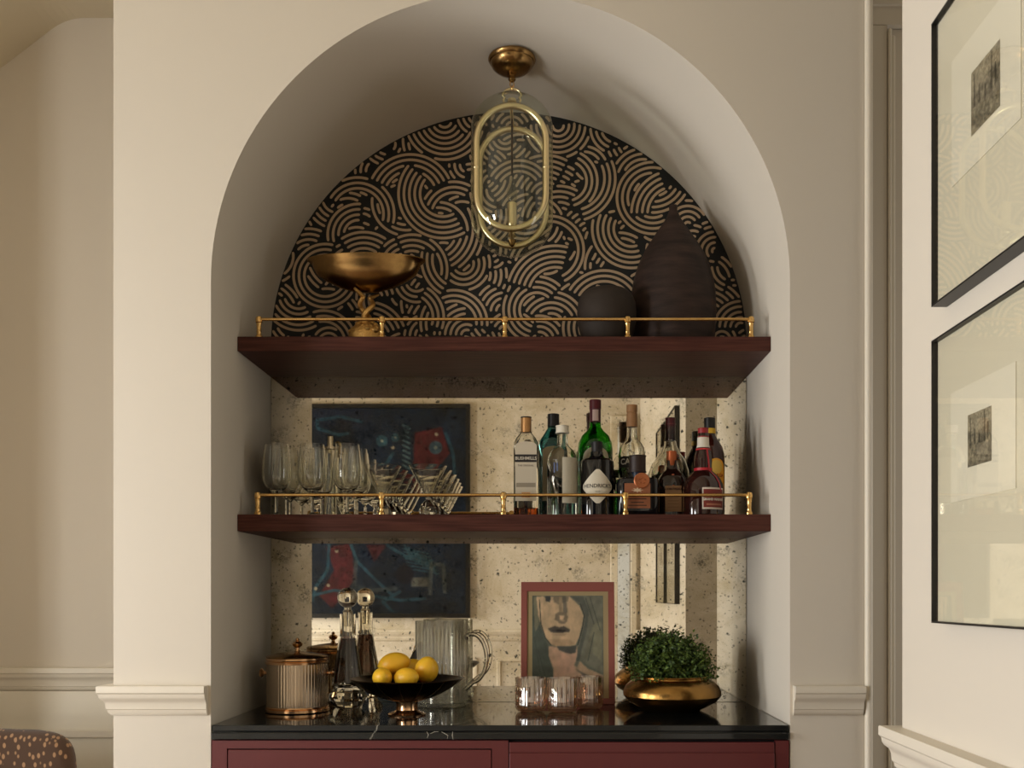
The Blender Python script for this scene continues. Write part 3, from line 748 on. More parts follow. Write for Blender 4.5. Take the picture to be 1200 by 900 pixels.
# 10 round-bellied orange liqueur, red cap and ribbon
D = 3.10; hw = W(24, D)
t = bottle('round bellied dark bottle with a red cap, white neck band and red ribbon', 824, D,
   [(hw*.9,0),(hw,.005),(hw,H(577,D)),(hw*.96,H(568,D)),(hw*.82,H(561,D)),(hw*.62,H(556,D)),(hw*.44,H(552,D)),(hw*.42,H(546,D)),(hw*.44,H(540,D)),(hw*.42,H(534,D)),(hw*.34,H(527,D)),(hw*.27,H(522,D)),(hw*.26,H(508,D))], G_wine, hollow=False)
cap(t, W(6.6,D), H(513,D), H(502,D), cm((150,36,42),0.4), lip=.003)
MB().lathe([(W(7.9,D),H(525,D)),(W(7.0,D),H(521,D)),(W(6.8,D),H(513,D))],24).build('neck_band', cm((214,206,190)), t)
MB().lathe([(W(8.9,D),H(528,D)),(W(8.3,D),H(526,D))],24).build('neck_stripe', cm((176,40,44)), t)
MB().lathe([(hw*.445,H(553,D)),(hw*.445,H(549,D))],28).build('ribbon', cm((176,34,44),.45), t)
mb = MB(); prof_b = [(527,.36),(540,.455),(552,.46),(556,.64),(561,.84),(568,.98),(577,1.02)]
for k, (yy, rr_) in enumerate(prof_b):
    for d_ in (-.09,.09):
        a = .35+d_*(.5/rr_)+.25*k/6*1.8; r_ = hw*rr_+.001; mb.v.append((r_*math.sin(a), -r_*math.cos(a), H(yy,D)))
mb.f = [(2*k,2*k+1,2*k+3,2*k+2) for k in range(6)]; mb.build('ribbon_tail', cm((176,34,44),.45), t)
lb = patch(hw, H(598.5,D), H(573.5,D), .42, .62).build('label', cm((212,200,184)), t)
patch(hw, H(596.5,D), H(575.5,D), .42, .56, .0009).build('label_field', cm((120,44,36)), lb)
on_cyl(text_mb('GRAND MARNIER', .0095, .0005), hw, H(587.3,D), .42, .0014).build('lettering', cm((220,208,190)), lb, False)
patch(hw, H(594,D), H(592,D), .42, .42, .0014).build('label_rule', cm((170,110,84)), lb)

# 11 coffee liqueur, black cap, yellow band
D = 3.225; hw = W(17.5, D)
t = bottle('dark red brown bottle with a black cap and yellow neck band, rightmost bottle', 831.5, D,
   [(hw*.9,0),(hw,.004),(hw,H(540,D)),(hw*.97,H(532,D)),(hw*.84,H(524,D)),(hw*.60,H(517,D)),(hw*.40,H(511,D)),(hw*.34,H(505,D)),(hw*.34,H(498,D))], G_red, hollow=False)
cap(t, W(6.6,D), H(512,D), H(490,D), cm((16,14,14),0.35))
MB().lathe([(W(7,D),H(508.5,D)),(W(7,D),H(502.5,D))],24).build('neck_band', cm((214,170,50)), t)
ar = [(-W(13,D),-W(34,D)),(W(13,D),-W(34,D)),(W(13,D),0)]+[(W(13,D)*math.cos(a), W(13,D)*math.sin(a)) for a in np.linspace(.1,PI-.1,12)]+[(-W(13,D),0)]
lb = poly_cyl(ar, hw, H(552,D), .32).build('label', cm((232,164,48)), t)
poly_cyl([(W(8,D)*math.cos(a), W(8,D)*math.sin(a)) for a in np.linspace(0,2*PI,20,endpoint=False)], hw, H(549,D), .32, .001).build('sun_emblem', cm((222,184,84)), lb)
on_cyl(text_mb('KAHL\u00daA', .0135, .0004), hw, H(559,D), .34, .0014).build('lettering', cm((150,44,26)), lb, False)

# ------------------------------------------------------------------ glassware on the lower shelf
def wine_glass():
    t = thing('wine_glass', 'x', 'glass', (0,0,0), 0, 'tulip wine glasses at the left end of the lower shelf')
    h = .222
    out = [(0,.0003),(.036,.0003),(.0365,.002),(.030,.004),(.012,.0075),(.0055,.013),(.0048,.03),(.0048,.060),(.0065,.068),(.016,.076),(.030,.088),(.0405,.105),(.0445,.125),(.044,.15),(.040,.185),(.0360,h)]
    inn = [(.0350,h),(.0388,.185),(.0427,.15),(.0432,.125),(.0392,.106),(.029,.090),(.014,.0795),(0,.0755)]
    MB().lathe(out[:8]+[(.0,.0600)], 28).build('stem', M['glass'], t)
    MB().lathe([(0,.0602)]+out[8:9]+out[9:]+inn, 36).build('bowl', M['glass'], t)
    return t
proto = wine_glass(); first = True
cols = [('leftmost', 324), ('middle', 366), ('rightmost', 407)]
rowsD = [('front', 3.085), ('second', 3.185), ('back', 3.285)]
for cn, cx_ in cols:
    for ri, (rn, D) in enumerate(rowsD):
        if cn == 'middle' and rn == 'back': continue
        o = proto if first else copy_tree(proto); first = False
        X = (cx_-PX)/F*3.085+(0.006*ri if ri % 2 else -0.004*ri)
        o.location = (X, D+CAMY, ZS2)
        o['label'] = 'clear tulip wine glass in the %s of three columns, %s row from the shelf edge' % (cn, rn)
        o.rotation_euler = (0,0,random.Random(ri).uniform(0,3))
def martini():
    t = thing('martini_glass', 'x', 'glass', (0,0,0), 0, 'cone martini glasses in the middle of the lower shelf')
    h = .153
    MB().lathe([(0,.0003),(.026,.0003),(.0275,.004),(.0265,.022),(.0200,.036),(.010,.046),(.0062,.0500),(0,.0500)],10).build('foot', M['glass'], t, ang=20)
    MB().lathe([(0,.0503),(.0062,.0503),(.012,.062),(.0575,h-.001),(.0582,h),(.0566,h),(.0105,.064),(0,.0605)],32).build('bowl', M['glass'], t)
    return t
proto = martini(); first = True
for cn, cx_ in (('left', 448.5), ('right', 502)):
    for ri, (rn, D) in enumerate((('front', 3.066), ('second', 3.184), ('back', 3.301))):
        o = proto if first else copy_tree(proto); first = False
        o.location = ((cx_-PX)/F*3.075+.004*ri, D+CAMY, ZS2)
        o['label'] = 'cone shaped martini glass in the %s pair-row beside the wine glasses, %s of three in depth' % (cn, rn)
        o['label'] = 'clear cone martini glass, %s column, %s of three going back' % (cn, rn)
# decanter among the wine glasses
D = 3.30; x, y, _ = P(387, 600, D)
t = thing('carafe', 'glass carafe with a pale metal stopper standing among the wine glasses', 'carafe', (x, y, ZS2))
hh = H(511, D)
MB().lathe([(0,.0005),(.020,.0005),(.021,.004),(.021,.12),(.019,.165),(.0155,.185),(.0165,hh-.048),(.0135,hh-.048),(.013,.186),(.017,.165),(.019,.12),(.019,.008),(0,.008)],28).build('glass_body', M['glass'], t)
MB().lathe([(0,hh-.056),(.011,hh-.056),(.0125,hh-.046),(.018,hh-.044),(.018,hh-.036),(.009,hh-.034),(.0088,hh-.002),(.007,hh),(0,hh)],24).build('stopper', mat('pale_metal',(214,200,170),.25,1), t)

# ------------------------------------------------------------------ upper shelf
D = 3.165; x, y, _ = P(429.5, 394, D)
t = thing('compote', 'wide bronze compote bowl on a twisted gilt stem, upper shelf', 'bowl', (x, y, ZS1))
def H1(py, D=3.165): return CAMZ+(PY-py)/F*D-ZS1
rimz = H1(305)
MB().lathe([(0,H1(343)),(.04,H1(342)),(.085,H1(337)),(.125,H1(330)),(.155,H1(323)),(.168,H1(315)),(.172,H1(310)),(.187,rimz-.003),(.187,rimz),(.170,rimz-.003),(.160,H1(316)),(.12,H1(328)),(.06,H1(335)),(0,H1(337))],64,1,.40).build('bowl', M['bronze'], t)
for k in range(2):      # two entwined strands
    pts = []; rs = []
    for i in range(30):
        u = i/29; z = H1(377)+(H1(343)-H1(377)+.004)*u
        am_ = .0175*abs(math.sin(PI*min(u*1.02,1)*1.0))+.004
        if u > .78: am_ = .010+.20*(u-.78)
        a = PI*k+u*PI*1.5+.4
        if u > .78: a = PI*k+.78*PI*1.5+.4
        pts.append((am_*math.cos(a), am_*math.sin(a)*.8, z)); rs.append(.0105*(1-.45*u) if u < .9 else .0105*.55*(1-(u-.9)*6*.6))
    MB().tube(pts, rs, 10).build('stem_strand', M['gilt'], t)
rb2 = random.Random(5)
mb = MB().lathe([(0,.003),(.056,.003),(.056,.040),(.054,.052),(.048,.064),(.036,.076),(.018,.088),(0,.090)],32)
for k in range(44):
    a = rb2.uniform(0,2*PI); q = rb2.uniform(.15,1); rr_ = .055-.034*q
    mb.sphere((rr_*math.cos(a), rr_*math.sin(a), .046+.036*q), rb2.uniform(.009,.014), 10, 6, (1,1,.8))
mb.build('cast_base', M['gilt'], t)
MB().lathe([(0,0),(.060,0),(.060,.0035),(0,.0035)],4,1,.85).build('plinth', M['darkbronze'], t)

D = 3.125; x, y, _ = P(711, 394, D)
t = MB().lathe([(0,0),(.050,0),(.066,.006),(.083,.040),(.0915,.075),(.0925,.105),(.090,.135),(.081,.158),(.068,.170),(.060,.174),(.052,.172),(.048,.166),(.058,.158),(.078,.135),(.085,.1),(.075,.05),(.04,.012),(0,.012)],48).build('squat_pot', M['clay2'])
t.location = (x, y, ZS1); tag(t, 'small squat charcoal clay pot with a wide mouth', 'pot')
D = 3.22; x, y, _ = P(789, 394, D)
vp = [(0,0),(W(41,D),0),(W(46,D),.006)]+[(W(hw_,D), H1(py_,D)) for hw_, py_ in ((48.5,394),(49.5,375),(49.8,360),(49,343),(46.5,328),(42,313),(36.5,300),(31,290),(25,281),(18.5,271),(12.5,262.5),(8.5,256),(6,250),(4.6,246),(5,243),(4.6,241))]+[(W(3,D),H1(241.5,D)),(0,H1(250,D))]
t = MB().lathe(vp, 56).build('teardrop_vase', M['clay']); t.location = (x, y, ZS1)
tag(t, 'tall black teardrop vase with a tiny neck at the right end of the shelf', 'vase')

# ------------------------------------------------------------------ lantern
D = 3.06; lx, ly, _ = P(600, 70, D)
xr = (lx-XM)
def soffit(y_):
    u = (y_-YF)/(-YF); zc = ZC*(1-u)+ZCB*u; k = 1*(1-u)+.985*u
    return zc+R*k*math.sqrt(1-(xr/R)**2)
top = soffit(ly)
t = thing('lantern', 'brass and glass capsule lantern hanging from the arch soffit', 'lantern', (lx, ly, top-.004))
def Z(py, D=3.06): return CAMZ+(PY-py)/F*D-(top-.004)
c0 = 0.0
MB().lathe([(0,c0),(.071,c0),(.073,c0-.006),(.070,c0-.012),(.066,c0-.015),(.065,c0-.019),(.060,c0-.028),(.048,c0-.038),(.030,c0-.045),(.016,c0-.048),(.016,c0-.050),(0,c0-.050)],48).build('ceiling_rose', M['bronze'], t)
MB().lathe([(0,c0-.049),(.013,c0-.050),(.014,c0-.056),(.009,c0-.060),(.012,c0-.066),(.007,c0-.072),(0,c0-.074)],24).build('finial', M['bronze'], t)
lt = Z(104)
MB().tube([(0.006*math.cos(a), 0, c0-.080+.010*math.sin(a)) for a in np.linspace(0,2*PI,14,endpoint=False)], .0016, 8, True).build('chain_link', M['brass'], t)
MB().tube([(0, .004*math.cos(a), (c0-.088+lt)/2+((c0-.088-lt)/2+.004)*math.sin(a)) for a in np.linspace(0,2*PI,20,endpoint=False)], .0015, 8, True).build('chain_link', M['brass'], t)
# bail
hw = W(11, 3.0)
pts = [(-hw*.85, 0, Z(120)), (-hw*.95,0,Z(117)), (-hw*.8,0,Z(114.5)), (-hw*1.05,0,Z(112))]+[(hw*math.cos(a), 0, Z(112)+(lt-Z(112))*math.sin(a)) for a in np.linspace(PI*.95,PI*.05,14)]+[(hw*1.05,0,Z(112)),(hw*.8,0,Z(114.5)),(hw*.95,0,Z(117)),(hw*.85,0,Z(120))]
MB().tube(pts, .0034, 10).build('bail', M['pale_brass'], t)
MB().lathe([(0,Z(116)),(.012,Z(116.5)),(.014,Z(120)),(0,Z(121))],20).build('crown', M['pale_brass'], t)
# capsule glass
rg = .125; zc_t = Z(113)-.10; zc_b = Z(299)+.108
op = [(.024, Z(113)-.004)]; 
for a in np.linspace(1.40, 0, 14): op.append((rg*math.cos(a)*1.0, zc_t+.10*math.sin(a)))
for a in np.linspace(0, -1.45, 16): op.append((rg*math.cos(a), zc_b+.108*math.sin(a)))
MB().lathe(op, 56).build('glass_shade', thin_glass('lantern_glass', (241,245,239), 0.0, 1.0, .06), t)
# stadium rings front and back
def stadium(hw_, z0, z1, yy, rr_):
    pts = []
    zt1 = z1-hw_; zb1 = z0+hw_
    for a in np.linspace(0, PI, 22): pts.append((hw_*math.cos(a), yy, zt1+hw_*math.sin(a)))
    for a in np.linspace(PI, 2*PI, 22): pts.append((hw_*math.cos(a), yy, zb1+hw_*math.sin(a)))
    return MB().tube(pts, rr_, 12, True)
zt1 = CAMZ+(PY-124)/F*2.986-(top-.004); zb1 = CAMZ+(PY-268)/F*2.986-(top-.004)
for yy in (-.074, .074):
    rg_ = stadium(.1035, zb1, zt1, yy, .0098).build('ring_frame', M['pale_brass'], t)
    for zz in (zt1, zb1):
        MB().sphere((0, yy, zz), .0095, 14, 8).build('ring_boss', M['copper'], rg_)
    for xx in (-.1035, .1035):
        MB().lathe([(0.0100,-.004),(.0107,-.003),(.0107,.003),(.0100,.004)],14,o=(xx,yy,(zt1+zb1)/2)).build('ring_joint', M['pale_brass'], rg_)
for zz in (zt1, zb1):
    MB().tube([(0,-.074,zz),(0,.074,zz)], .005, 10).build('cross_bar', M['pale_brass'], t)
MB().lathe([(0,zb1+.004),(.013,zb1+.004),(.008,zb1+.012),(.011,zb1+.02),(.006,zb1+.026),(.0135,zb1+.036),(.0145,zb1+.044),(.0145,zb1+.104),(.011,zb1+.106),(0,zb1+.106)],24).build('candle_socket', M['pale_brass'], t)
MB().lathe([(.0085,zb1+.106),(.014,zb1+.118),(.0165,zb1+.132),(.014,zb1+.150),(.008,zb1+.168),(.003,zb1+.182),(0,zb1+.187)],24).build('flame_bulb', thin_glass('bulb_glass',(240,240,232)), t)
MB().tube([(0,0,zt1),(0,0,zb1+.195)], .0032, 8).build('rod', M['darkbronze'], t)
MB().lathe([(0,zb1-.006),(.014,zb1-.010),(.010,zb1-.018),(.006,zb1-.026),(0,zb1-.03)],20).build('bottom_finial', M['bronze'], t)

# ------------------------------------------------------------------ countertop things
ZT = 0.9200
def HT(py, D): return CAMZ+(PY-py)/F*D-ZT
# ice bucket
D = 3.10; x, y, _ = P(348.5, 837, D)
t = thing('ice_bucket', 'ribbed glass and copper ice bucket with a round knobbed lid', 'ice bucket', (x, y, ZT))
rb_ = W(35.5, 3.105)
MB().lathe([(0,0),(rb_*1.0,0),(rb_*1.04,.003),(rb_*1.04,.010),(rb_*1.0,.012),(rb_*1.02,.015),(rb_*1.0,.018),(0,.018)],56).build('base_band', M['copper'], t)
MB().lathe([(0,.0185),(rb_*.975,.0185),(rb_*.975,.148),(0,.148)],240,flute=(60,.018)).build('ribbed_body', mat('smoked_silver_glass',(176,158,136),.17,.85), t, ang=80)
MB().lathe([(rb_*.97,.1482),(rb_*1.03,.1482),(rb_*1.04,.154),(rb_*1.0,.157),(rb_*1.02,.161),(rb_*1.0,.166),(rb_*.9,.167),(rb_*.9,.1482)],56).build('rim_band', M['copper'], t)
ld = MB().lathe([(0,.1675),(rb_*1.0,.1675),(rb_*1.01,.170),(rb_*.95,.174),(rb_*.55,.181),(rb_*.2,.185),(0,.186)],48).build('lid', M['bronze'], t)
MB().lathe([(0,.185),(.010,.186),(.007,.190),(.006,.196),(.014,.202),(.0165,.208),(.012,.214),(.005,.217),(.0065,.221),(.004,.226),(0,.227)],24).build('lid_knob', M['copper'], ld)
for sd in (-1,1):
    kb = MB().lathe([(0,0),(.010,0),(.006,.004),(.0055,.012),(.011,.017),(.0145,.023),(.011,.029),(0,.031)],20)
    kb.xf(lambda p: (sd*(rb_*1.0+p[2]*.75), p[1], .118+p[0])); kb.fix = True
    kb.build('side_knob', M['copper'], t)

# decanters
crystal = mat('crystal', (250,248,240), 0.0, 0, 1, 1.54)
def decanter():
    t = thing('decanter', 'x', 'decanter', (0,0,0))
    hN = .296
    MB().lathe([(0,.0003),(.040,.0003),(.060,.024),(.064,.032),(.046,.066),(.050,.070),(.0525,.074),(.040,.150),(.0275,.222),(.0255,.235),(.0255,hN),(.0262,hN+.003),(.0175,hN+.003),(.0165,.262),(.0160,.235),(.0200,.222),(.044,.082),(.038,.076),(0,.074)],12).build('glass_body', crystal, t, ang=12)
    MB().lathe([(0,.0765),(.036,.0785),(.0425,.084),(.0318,.150),(.0200,.2205),(0,.2205)],24).build('liquor', mat('dark_liquor',(58,17,5),.0,0,.93,1.36), t)
    st = MB().lathe([(0,.258),(.010,.258),(.0155,.300),(.0165,.306),(.011,.312),(.0110,.320),(0,.320)],20).build('stopper', crystal, t)
    MB().sphere((0,0,.351),.0325,32,18).build('stopper_ball', crystal, st)
    return t
d1 = decanter(); x, y, _ = P(407.5, 833, 3.205); d1.location = (x, y, ZT); d1['label'] = 'faceted glass decanter of dark spirit with a large ball stopper behind the bucket'

# fruit bowl
D = 3.005; x, y, _ = P(477, 838, D)
bowlc = (x, y)
t = thing('fruit_bowl', 'dark bronze footed bowl on a copper foot holding lemons', 'bowl', (x, y, ZT))
MB().lathe([(0,.042),(.030,.043),(.075,.053),(.115,.070),(.150,.092),(.169,.108),(.167,.1105),(.148,.0965),(.112,.075),(.072,.058),(0,.047)],64).build('bowl', M['darkbronze'], t)
MB().lathe([(0,0),(.056,0),(.057,.004),(.050,.008),(.040,.010),(.033,.016),(.0315,.030),(.035,.041),(0,.0415)],40).build('foot', M['copper'], t)
for k in range(7):
    a = PI+.35+(PI-.7)*k/6
    pts = [(math.cos(a)*r_, math.sin(a)*r_, z_) for r_, z_ in ((.034,.0425),(.075,.0518),(.115,.0688),(.150,.0905),(.168,.1068))]
    MB().tube(pts, .0011, 6).build('seam_rib', M['bronze'], t)
lem = mat('lemon_rind', (250,198,52), 0.38, bump=(220,0.35,0.0015), var=(9,(236,182,44),3)); lem.node_tree.nodes['Principled BSDF'].inputs['Subsurface Weight'].default_value = 0.1
def lemon(i, px_, py_, D, L_, W_, rot, label):
    mb = MB(); prof = []
    for k in range(21):
        u = -1+2*k/20; r_ = math.sqrt(max(0,1-u*u))*W_/2
        ex = .05*L_*(max(0,abs(u)-.86)/.14)
        r_ = r_ if abs(u) < .93 else max(r_*1.0, .0045*(1-(abs(u)-.93)/.07)) if abs(u) < 1 else 0
        prof.append((r_, u*L_/2+math.copysign(ex,u)))
    prof[0] = (0, prof[0][1]); prof[-1] = (0, prof[-1][1])
    mb.lathe(prof, 32)
    o = mb.build('lemon', lem, None, True, ang=80); o.rotation_euler = rot
    o.location = P(px_, py_, D); tag(o, label, 'lemon', 'lemons in the bronze bowl')
    return o
lemon(0, 462, 777.5, 2.99, .092, .066, (0, math.radians(80), math.radians(10)), 'large lemon lying on top at the left of the pile')
lemon(1, 500, 785, 2.98, .080, .070, (math.radians(20), math.radians(12), 0), 'upright lemon at the right of the pile')
lemon(2, 482, 784, 3.08, .078, .060, (0, math.radians(70), .6), 'lemon half hidden at the back between the two large ones')
lemon(3, 448, 794, 2.925, .076, .058, (math.radians(78), 0, .2), 'low lemon at the left front showing its stem scar')
lemon(4, 476, 794, 2.925, .074, .058, (math.radians(15), math.radians(85), 0), 'low lemon in the middle front of the bowl')
# bay leaf tip beside lemons
mb = MB(); mb.v = [(-.012,0,0),(-.009,0,.018),(0,-.003,.036),(.010,0,.046),(.012,.001,.020),(.006,0,0),(0,.004,.02)]
mb.f = [(0,1,6),(1,2,6),(2,3,6),(3,4,6),(4,5,6),(5,0,6)]
o = mb.build('leaf', mat('dark_leaf',(40,36,26),.6)); o.location = P(484,778,3.10); tag(o, 'single dark leaf standing up behind the lemons', 'leaf')

# ribbed pitcher
D = 3.255; x, y, _ = P(517.5, 828, D)
t = thing('pitcher', 'tall ribbed clear glass pitcher with a looped handle behind the lemons', 'pitcher', (x, y, ZT))
rp = W(29.5, D); hp = HT(727, D)-.002
rib_glass = thin_glass('ribbed_glass', (250,250,244), 0.12, 1.0, .24)
nt = rib_glass.node_tree; ms = nt.nodes.new('ShaderNodeMixShader'); ms.inputs[0].default_value = .10; tl = nt.nodes.new('ShaderNodeBsdfDiffuse'); tl.inputs[0].default_value = lin((232,230,216))+(1,)
src = nt.nodes['Material Output'].inputs[0].links[0].from_socket
nt.links.new(src, ms.inputs[1]); nt.links.new(tl.outputs[0], ms.inputs[2]); nt.links.new(ms.outputs[0], nt.nodes['Material Output'].inputs[0])
MB().lathe([(0,.0005),(rp*.95,.0005),(rp,.006),(rp,hp),(rp-.003,hp+.001)],240,flute=(40,.045)).lathe([(rp-.003,hp+.001),(rp-.004,hp-.002),(rp-.004,.014),(0,.014)],72).build('ribbed_body', rib_glass, t, ang=80)
hp_ = []
for a in np.linspace(PI*.62, -PI*.47, 22):
    hp_.append((rp+.018+.047*math.cos(a)*(1.0), -.02, hp*.60+.078*math.sin(a)-.01))
hp_.append((rp-.004, -.012, hp*.60-.112))
hp_.insert(0, (rp+.001, -.014, hp*.60+.052))
MB().tube(hp_, [.0065]*len(hp_), 14).build('handle', M['glass'], t)

# portrait picture, leaning on the mirror
def grid(w_, h_, nx, nz, colfn, y=0.0):
    xs_ = np.linspace(0,1,nx+1); zs_ = np.linspace(0,1,nz+1)
    U, V = np.meshgrid(xs_, zs_)
    cols_ = colfn(U, V)
    mb = MB(); mb.v = [(w_*(u-.5), y, h_*v_) for v_ in zs_ for u in xs_]
    mb.f = [(j*(nx+1)+i, j*(nx+1)+i+1, (j+1)*(nx+1)+i+1, (j+1)*(nx+1)+i) for j in range(nz) for i in range(nx)]
    me_cols = cols_.reshape(-1,3)
    return mb, me_cols
def paint_attr(o, cols_):
    at = o.data.color_attributes.new('paint', 'FLOAT_COLOR', 'POINT')
    c = np.clip(cols_/255.0, 0, 1); l = np.where(c <= .04045, c/12.92, ((c+.055)/1.055)**2.4)
    a = np.ones((len(l),4), dtype=np.float32); a[:,:3] = l
    at.data.foreach_set('color', a.ravel())
def vnoise(U, V, sc, seed=0, oct_=4):
    r_ = np.random.RandomState(seed); out = np.zeros_like(U); amp = 1; tot = 0
    for o_ in range(oct_):
        n_ = int(sc*2**o_)+2; g = r_.rand(n_+2, n_+2); x_ = U*n_*.999; y_ = V*n_*.999
        xi, yi = x_.astype(int), y_.astype(int); fx, fy = x_-xi, y_-yi; fx = fx*fx*(3-2*fx); fy = fy*fy*(3-2*fy)
        out += amp*((g[yi,xi]*(1-fx)+g[yi,xi+1]*fx)*(1-fy)+(g[yi+1,xi]*(1-fx)+g[yi+1,xi+1]*fx)*fy); tot += amp; amp *= .5
    return out/tot
def inpoly(U, V, poly):
    r_ = np.zeros(U.shape, bool); n_ = len(poly); j = n_-1
    for i in range(n_):
        xi, yi = poly[i]; xj, yj = poly[j]
        with np.errstate(divide='ignore', invalid='ignore'):
            cnd = ((yi > V) != (yj > V)) & (U < (xj-xi)*(V-yi)/(yj-yi+1e-12)+xi)
        r_ ^= cnd; j = i
    return r_
def blur(a, k):
    for _ in range(k):
        p = np.pad(a, [(1,1),(1,1)], mode='edge'); a = (p[1:-1,1:-1]*4+p[:-2,1:-1]+p[2:,1:-1]+p[1:-1,:-2]+p[1:-1,2:])/8
    return a
def fill(img, U, V, poly, col, k=2, op=1.0):
    m_ = blur(inpoly(U, V, poly).astype(float), k)[...,None]*op
    return img*(1-m_)+np.array(col, float)*m_
def stroke(img, U, V, pts, col, wd, op=1.0, asp=1.0):
    d = np.full(U.shape, 9.0)
    for (a, b_) in zip(pts, pts[1:]):
        ax, ay = a[0]*asp, a[1]; bx, by = b_[0]*asp, b_[1]; px_, py_ = U*asp-ax, V-ay; dx, dy = bx-ax, by-ay
        t_ = np.clip((px_*dx+py_*dy)/(dx*dx+dy*dy+1e-12),0,1); d = np.minimum(d, np.hypot(px_-t_*dx, py_-t_*dy))
    m_ = np.clip((wd-d)/(wd*.5)+.0, 0, 1)[...,None]*op
    return img*(1-m_)+np.array(col, float)*m_
# picture crop coordinates: x 172..515, y 170(top)..620(bottom)
def cp(pts): return [((x-172)/343.0, 1-(y-170)/450.0) for x, y in pts]
def portrait(U, V):
    img = np.zeros(U.shape+(3,)); img[:] = (104,108,94)
    F_ = lambda pts, c, k=2, op=1: fill(img, U, V, cp(pts), c, k, op)
    img = F_([(172,170),(515,170),(515,620),(172,620)], (98,102,90))
    img = F_([(172,170),(196,170),(210,300),(240,380),(262,470),(290,620),(172,620)], (84,90,82))
    img = F_([(176,176),(192,176),(206,300),(186,340)], (120,118,98))
    # face
    img = F_([(192,176),(250,172),(300,176),(352,172),(400,215),(420,262),(412,310),(398,360),(380,398),(345,404),(290,404),(262,392),(238,365),(218,320),(200,260)], (186,162,130))
    img = F_([(192,176),(225,172),(228,210),(218,250),(200,240)], (196,172,138))
    img = F_([(232,172),(262,172),(258,200),(238,196)], (70,72,70))
    img = F_([(272,172),(350,172),(345,196),(300,210),(276,200)], (128,116,96))
    img = F_([(300,176),(316,176),(318,258),(300,262)], (150,132,106))
    img = F_([(318,176),(334,176),(342,240),(334,290),(322,270)], (100,96,86),2,.8)
    img = F_([(284,255),(300,245),(330,248),(346,268),(338,290),(312,280),(296,290),(280,280)], (122,110,92))
    img = F_([(302,262),(328,262),(322,282),(306,280)], (196,168,136))
    img = F_([(296,284),(338,288),(330,300),(300,298)], (96,88,78),2,.7)
    img = F_([(246,322),(282,310),(302,316),(324,310),(356,326),(350,338),(304,342),(262,340)], (84,78,70))
    img = F_([(262,330),(304,326),(346,332),(304,337)], (52,48,46))
    img = F_([(258,344),(344,344),(320,356),(280,356)], (160,136,112),2,.8)
    img = F_([(248,372),(350,372),(380,390),(340,404),(280,402),(258,392)], (166,140,112),3,.8)
    # neck and chest
    img = F_([(250,402),(290,406),(345,410),(388,404),(392,470),(420,530),(515,560),(515,620),(280,620),(272,500),(252,450)], (180,150,126))
    img = F_([(290,402),(345,404),(386,400),(382,432),(350,440),(300,420)], (84,84,78))
    img = F_([(288,430),(380,440),(384,520),(300,540)], (186,152,130),3,.8)
    img = F_([(372,480),(400,470),(440,505),(515,535),(515,560),(430,540),(384,520)], (170,146,120))
    img = F_([(380,505),(440,535),(515,562),(515,570),(430,552)], (92,88,80),2,.8)
    # hair on the right
    img = F_([(352,172),(515,172),(515,530),(440,490),(404,462),(388,500),(376,490),(396,420),(392,400),(416,320),(424,262),(398,205)], (112,112,98))
    img = F_([(360,176),(420,176),(446,240),(436,330),(410,420),(398,470),(384,470),(398,400),(420,320),(428,262),(404,205)], (90,92,84))
    img = F_([(470,300),(505,290),(505,470),(470,440),(440,420),(446,360)], (128,126,104),3,.8)
    img = F_([(440,380),(470,340),(462,450),(424,460)], (112,110,94),2,.8)
    for a_, b_ in (((430,180),(470,300)),((452,180),(500,330)),((182,360),(210,520)),((200,420),(240,560)),((470,340),(440,470))):
        img = stroke(img, U, V, cp([a_, b_]), (72,78,72), .008, .6, .76)
    for a_ in (((206,190),(214,300),(236,366),(262,396)), ((404,208),(424,262),(414,320),(392,396))):
        img = stroke(img, U, V, cp(a_), (60,62,58), .007, .8, .76)
    nz_ = vnoise(U, V, 14, 3, 4)[...,None]
    return img*(1.02+.30*nz_)
Dp = 3.30
th = thing('framed_portrait', 'framed grey and pink portrait print leaning on the mirror', 'picture', (0,0,0))
fw = W(110, Dp); fh = .405
x, y, _ = P(665.5, 823, Dp)
th.location = (x, -0.086, ZT+.001); th.rotation_euler = (-math.atan2(.052, fh), 0, 0)
pk = mat('dusty_rose_paint', (168,96,86), 0.5); bw = W(7.2, Dp); dp = .016
fm_ = MB().box(-fw/2, fw/2, 0, dp, 0, bw, .0012).box(-fw/2, fw/2, 0, dp, fh-bw*1.55, fh, .0012).box(-fw/2, -fw/2+bw, 0, dp, bw, fh-bw*1.55, .0012).box(fw/2-bw, fw/2, 0, dp, bw, fh-bw*1.55, .0012)
fm_.build('frame', pk, th, False)
MB().box(-fw/2+.003, fw/2-.003, dp, dp+.003, .003, fh-.003).build('backing', M['black'], th, False)
MB().box(-fw/2+bw, fw/2-bw, .006, .010, bw, fh-bw*1.55).build('mat_board', mat('mat_board_tan',(190,170,128),.8), th, False)
iw = fw-2*bw-2*W(6,Dp); ih = fh-bw*2.55-2*W(5,Dp)
gmb, gc = grid(iw, ih, 110, 140, portrait)
go = gmb.build('print', attr_mat('portrait_ink', .75), th, True); go.location = (0, .0054, bw+W(5,Dp)); paint_attr(go, gc)

